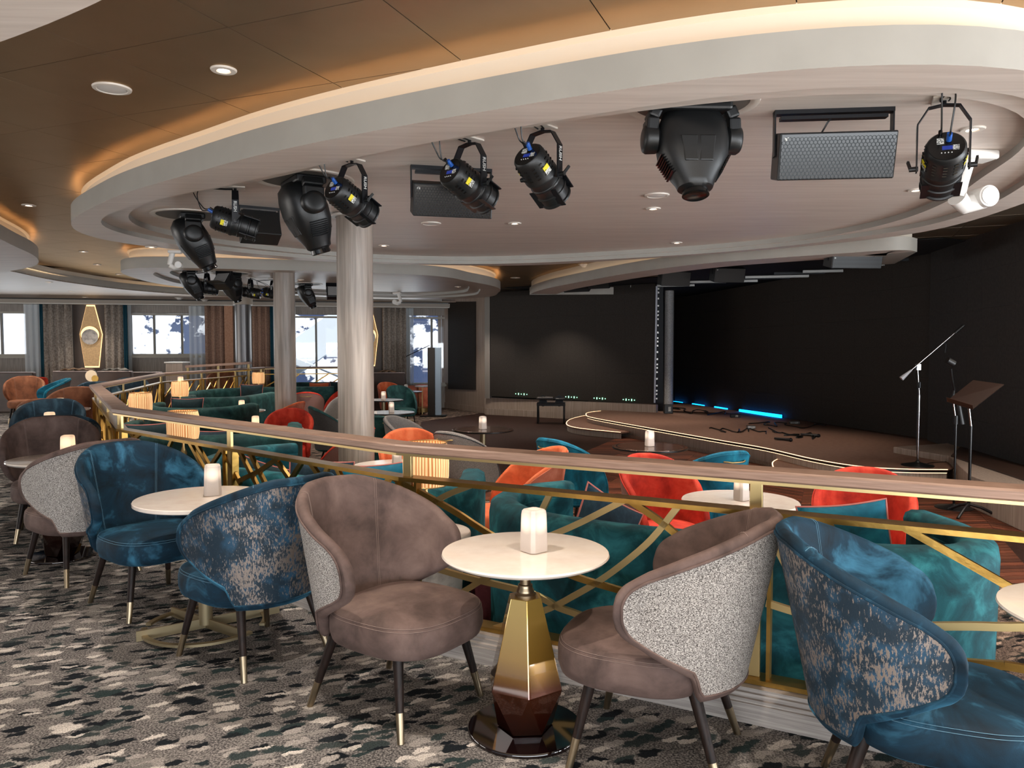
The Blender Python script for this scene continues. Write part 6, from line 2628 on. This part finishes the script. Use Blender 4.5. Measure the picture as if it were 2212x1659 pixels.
b0 = at(1982, 1006, 0)
Yb = b0.y
t = thing('microphone_stand', 'chrome boom microphone stand on the stage, its arm rising to the right', 'microphone stand', (b0.x, Yb, 0))
MB().lathe([(.01, 0), (.2, 0), (.2, .012), (.12, .03), (.03, .05), (.014, .08), (.01, .08)], 36).build('base', M_BLACK, t, smooth=True)
piv = atd(1982, 793, Yb) - Vector((b0.x, Yb, 0))
MB().tube([(0, 0, .06), (0, 0, .95)], .012, 12).build('lower_tube', M_CHROME, t, smooth=True)
MB().tube([(0, 0, .95), tuple(piv)], .008, 12).build('upper_tube', M_CHROME, t, smooth=True)
MB().tube([(0, 0, piv.z - .28), (0, 0, piv.z - .2)], .02, 12).build('collar', M_BLACKM, t, smooth=True)
MB().box((piv.x + .01, 0, piv.z + .0), (.06, .05, .09)).build('boom_clamp', M_CHROME, t, bevel=.008)
e0 = atd(1947, 818, Yb) - Vector((b0.x, Yb, 0))
e1 = atd(2078, 706, Yb - .1) - Vector((b0.x, Yb, 0))
MB().tube([e0, e1], .007, 10).build('boom', M_CHROME, t, smooth=True)
d = (e1 - e0).normalized()
MB().tube([e0 - d * .0, e0 + d * .17], .034, 12, r1=.012).build('counterweight', mat('grey_weight', 'b0b0b4', .35), t, smooth=True)
MB().tube([e1 - d * .12, e1 + d * .03], .022, 12).build('mic_clip', M_BLACK, t, smooth=True)
MB().tube(catmull([e1 - d * .3, e1 - d * .26 + Vector((0, 0, -.05)), e1 - d * .27 + Vector((0, 0, -.16))], 4), .01, 6).build('plug', M_BLACK, t)
MB().tube(catmull([e1 - d * .05, piv + Vector((-.02, -.02, 0)), Vector((-.03, -.02, 1.0)), Vector((-.02, -.03, .1)), Vector((.3, .2, .01)), Vector((.9, .5, .01))], 8), .005, 6).build('cable', M_CABLE, t)

q = at(2060, 1098, LZ)
t = thing('microphone_stand', 'straight black microphone stand behind the music stand', 'microphone stand', (q.x, q.y, LZ))
def rel(px, py, Y):
    return atd(px, py, Y) - Vector((q.x, q.y, LZ))
MB().lathe([(.01, 0), (.2, 0), (.2, .012), (.1, .03), (.02, .05), (.01, .06)], 36).build('base', M_BLACK, t, smooth=True)
tp = rel(2058, 860, q.y)
MB().tube([(0, 0, .04), (0, 0, 1.0)], .013, 12).build('lower_tube', M_BLACKG, t, smooth=True)
MB().tube([(0, 0, 1.0), tp], .009, 12).build('upper_tube', M_CHROME, t, smooth=True)
MB().tube([(0, 0, .98), (0, 0, 1.08)], .022, 12).build('collar', M_BLACK, t, smooth=True)
MB().tube([tp, rel(2061, 842, q.y), rel(2056, 815, q.y - .1), rel(2054, 796, q.y - .14)], .014, 10).build('boom', M_BLACK, t, smooth=True)
MB().tube([rel(2046, 778, q.y - .18), rel(2060, 786, q.y - .18)], .04, 14).build('mic_clip', M_BLACK, t, smooth=True)
MB().tube([rel(2064, 850, q.y), rel(2072, 878, q.y), rel(2078, 916, q.y)], .016, 10, r1=.034).build('counterweight', M_BLACK, t, smooth=True)

q = at(2092, 1114, LZ)
t = thing('music_stand', 'dark brown music stand with a tilted tray, right of the microphone stands', 'music stand', (q.x, q.y, LZ))
MB().tube([(0, 0, .1), (0, 0, 1.0)], .016, 12).build('lower_tube', M_BLACKG, t, smooth=True)
MB().tube([(0, 0, 1.0), rel(2093, 880, q.y)], .011, 12).build('upper_tube', M_CHROME, t, smooth=True)
for k in range(3):
    a = R(100 + 120 * k)
    MB().tube([(0, 0, .13), (.12 * math.cos(a), .12 * math.sin(a), .10), (.30 * math.cos(a), .30 * math.sin(a), .01)], .016, 8).build('foot', M_BLACK, t)
M_TRAY = mat('tray_brown', '2e1f19', .4)
c = [rel(2045, 866, q.y - .05), rel(2101, 883, q.y - .25), rel(2169, 830, q.y + .1), rel(2102, 821, q.y + .3)]
nrm = (c[1] - c[0]).cross(c[3] - c[0]).normalized() * .012
MB().add(c + [p - nrm for p in c], [(0, 1, 2, 3), (7, 6, 5, 4), (0, 4, 5, 1), (1, 5, 6, 2), (2, 6, 7, 3), (3, 7, 4, 0)]).build('tray', M_TRAY, t)
l0, l1 = c[0], c[1]
up_ = (nrm.normalized() * (1 if nrm.z > 0 else -1)) * .06
back_ = ((c[0] - c[3]).normalized()) * .03
f = [l0, l1, l1 + up_ + back_, l0 + up_ + back_]
MB().add(f + [p + Vector((0, -.008, -.004)) for p in f], [(0, 1, 2, 3), (7, 6, 5, 4), (0, 4, 5, 1), (1, 5, 6, 2), (2, 6, 7, 3), (3, 7, 4, 0)]).build('tray_lip', mat('tray_lip_brown', '3f2a20', .35), t)

# cables and small boxes on the stage floor
rnd = random.Random(4)
for k, (x0, y0, x1, y1, lab) in enumerate(((1540, 931, 1660, 934, 'looped black cables in the middle of the stage'), (1630, 915, 1770, 922, 'black cable tangle below the longest blue light bar'),
                             (1440, 885, 1560, 893, 'black cables by the foot of the draped column'), (1660, 930, 1760, 945, 'black cables at the front right of the stage'))):
    pts = []
    n = 16
    for i in range(n):
        f_ = i / (n - 1)
        p = at(x0 + (x1 - x0) * f_ + rnd.uniform(-14, 14), y0 + (y1 - y0) * f_ + rnd.uniform(-6, 6), 0.0)
        pts.append((p.x, p.y, .012 + rnd.uniform(0, .01)))
    o = MB().tube(catmull(pts, 6), .011, 6).build('cable', M_CABLE, smooth=True)
    tag(o, lab, 'cable')
for px, py, s_, lab in ((1443, 893, (.2, .16, .22), 'small black power box at the foot of the draped column'), (1622, 926, (.16, .1, .06), 'small metal junction box among the stage cables'),
                        (1588, 902, (.22, .1, .08), 'small black clamp behind the middle cables'), (1716, 916, (.2, .1, .06), 'small metal clamp right of the longest blue bar')):
    p = at(px, py, 0)
    t = thing('stage_box', lab, 'box', (p.x, p.y, 0))
    MB().box((0, 0, s_[2] / 2), s_).build('body', M_BLACK if 'black' in lab else M_ALU, t, bevel=.01)
    MB().box((.02, -s_[1] / 2, s_[2] * .5), (.06, .01, s_[2] * .5)).build('socket', M_STICK, t)
for px, py, px2, py2, lab in ((1673, 947, 1708, 950, 'black microphone lying on the stage, front'), (1730, 938, 1768, 941, 'black microphone lying on the stage, farther right')):
    a, b = at(px, py, .03), at(px2, py2, .03)
    t = thing('microphone', lab, 'microphone', (a.x, a.y, .03))
    MB().tube([(0, 0, 0), tuple(b - a)], .02, 10, r1=.026).build('handle', M_BLACK, t, smooth=True)
    MB().sphere(tuple(b - a), .033, 8).build('grille', M_BLACKM, t, smooth='all')

# ================================================================== OUTSIDE
def mountain(name, label, x0, x1, y0, y1, hmin, hmax, seed, m_):
    rnd = random.Random(seed)
    from mathutils import noise as mn
    n, k = 110, 34
    mb = MB()
    for i in range(n + 1):
        for j in range(k + 1):
            x = x0 + (x1 - x0) * i / n
            y = y0 + (y1 - y0) * j / k
            r = mn.fractal(Vector((x * .03 + seed, y * .03, seed)), 1.0, 2.1, 6)
            rg = 1 - abs(mn.fractal(Vector((x * .015 + seed * 2, y * .02, 3)), 1.0, 2.0, 5))
            z = -12 + (hmax * rg * (j / k) ** .8 + hmin * r * (.25 + j / k))
            mb.v.append((x, y, z))
    for i in range(n):
        for j in range(k):
            a = i * (k + 1) + j
            mb.f.append((a, a + k + 1, a + k + 2, a + 1))
    o = mb.build(name, m_, smooth='all')
    return tag(o, label, 'mountain')


def snow_rock(name, rock_lo, rock_hi, scale=.12):
    m, nt, N, L, b = newmat(name)
    tc = N.new('ShaderNodeTexCoord')
    nz = N.new('ShaderNodeTexNoise')
    nz.inputs['Scale'].default_value = scale
    nz.inputs['Detail'].default_value = 9
    nz.inputs['Roughness'].default_value = .62
    L.new(tc.outputs['Object'], nz.inputs['Vector'])
    rp = N.new('ShaderNodeValToRGB')
    e = rp.color_ramp.elements
    e[0].position, e[0].color = rock_lo, hexc('2c3a58')
    e[1].position, e[1].color = rock_hi, hexc('f2f6fc')
    L.new(nz.outputs['Fac'], rp.inputs[0])
    L.new(rp.outputs[0], b.inputs['Base Color'])
    b.inputs['Roughness'].default_value = .9
    return m


mountain('snow_mountain', 'white snow mountain filling the view through the wide and left windows', -190, -30, 110, 210, 16, 95, 2.0, snow_rock('snow_soft', .22, .30, .05))
mountain('snow_mountain', 'snowy mountain with dark blue rocks seen through the windows near the columns', -62, 30, 105, 170, 16, 80, 5.0, snow_rock('snow_rocky', .50, .53, .16))
# white ship deck with a davit outside the tall windows
t = thing('ship_davit', 'white steel boat davit slanting across the window between the columns', 'davit', (0, 0, 0))
for p0, p1, w_ in (((-10.5, 29, -.5), (-5.0, 29, 3.4), 1.15), ((-10.3, 28.6, 2.3), (-7.2, 28.6, 4.4), .12), ((-10.3, 28.6, 1.9), (-6.4, 28.6, 4.4), .10), ((-9.6, 28.4, 1.9), (-5.4, 28.4, .1), .05), ((-9.9, 28.8, -1), (-9.9, 28.8, 3.4), .5)):
    MB().bar(p0, p1, .3, w_).build('beam', M_GLASSW, t)
o = MB().box((-3, 42, -3.2), (26, 26, .3)).build('snow_field', M_SNOW)
tag(o, 'bright snow covered shore outside the tall windows', 'snow')
# daylight sun outside only grazes the far windows
s_ = bpy.data.lights.new('sun', 'SUN')
s_.energy = 2.6
s_.angle = R(1.5)
s_.color = (1, .97, .92)
so_ = bpy.data.objects.new('sun', s_)
so_.rotation_euler = (R(52), 0, R(28))
COL.objects.link(so_)
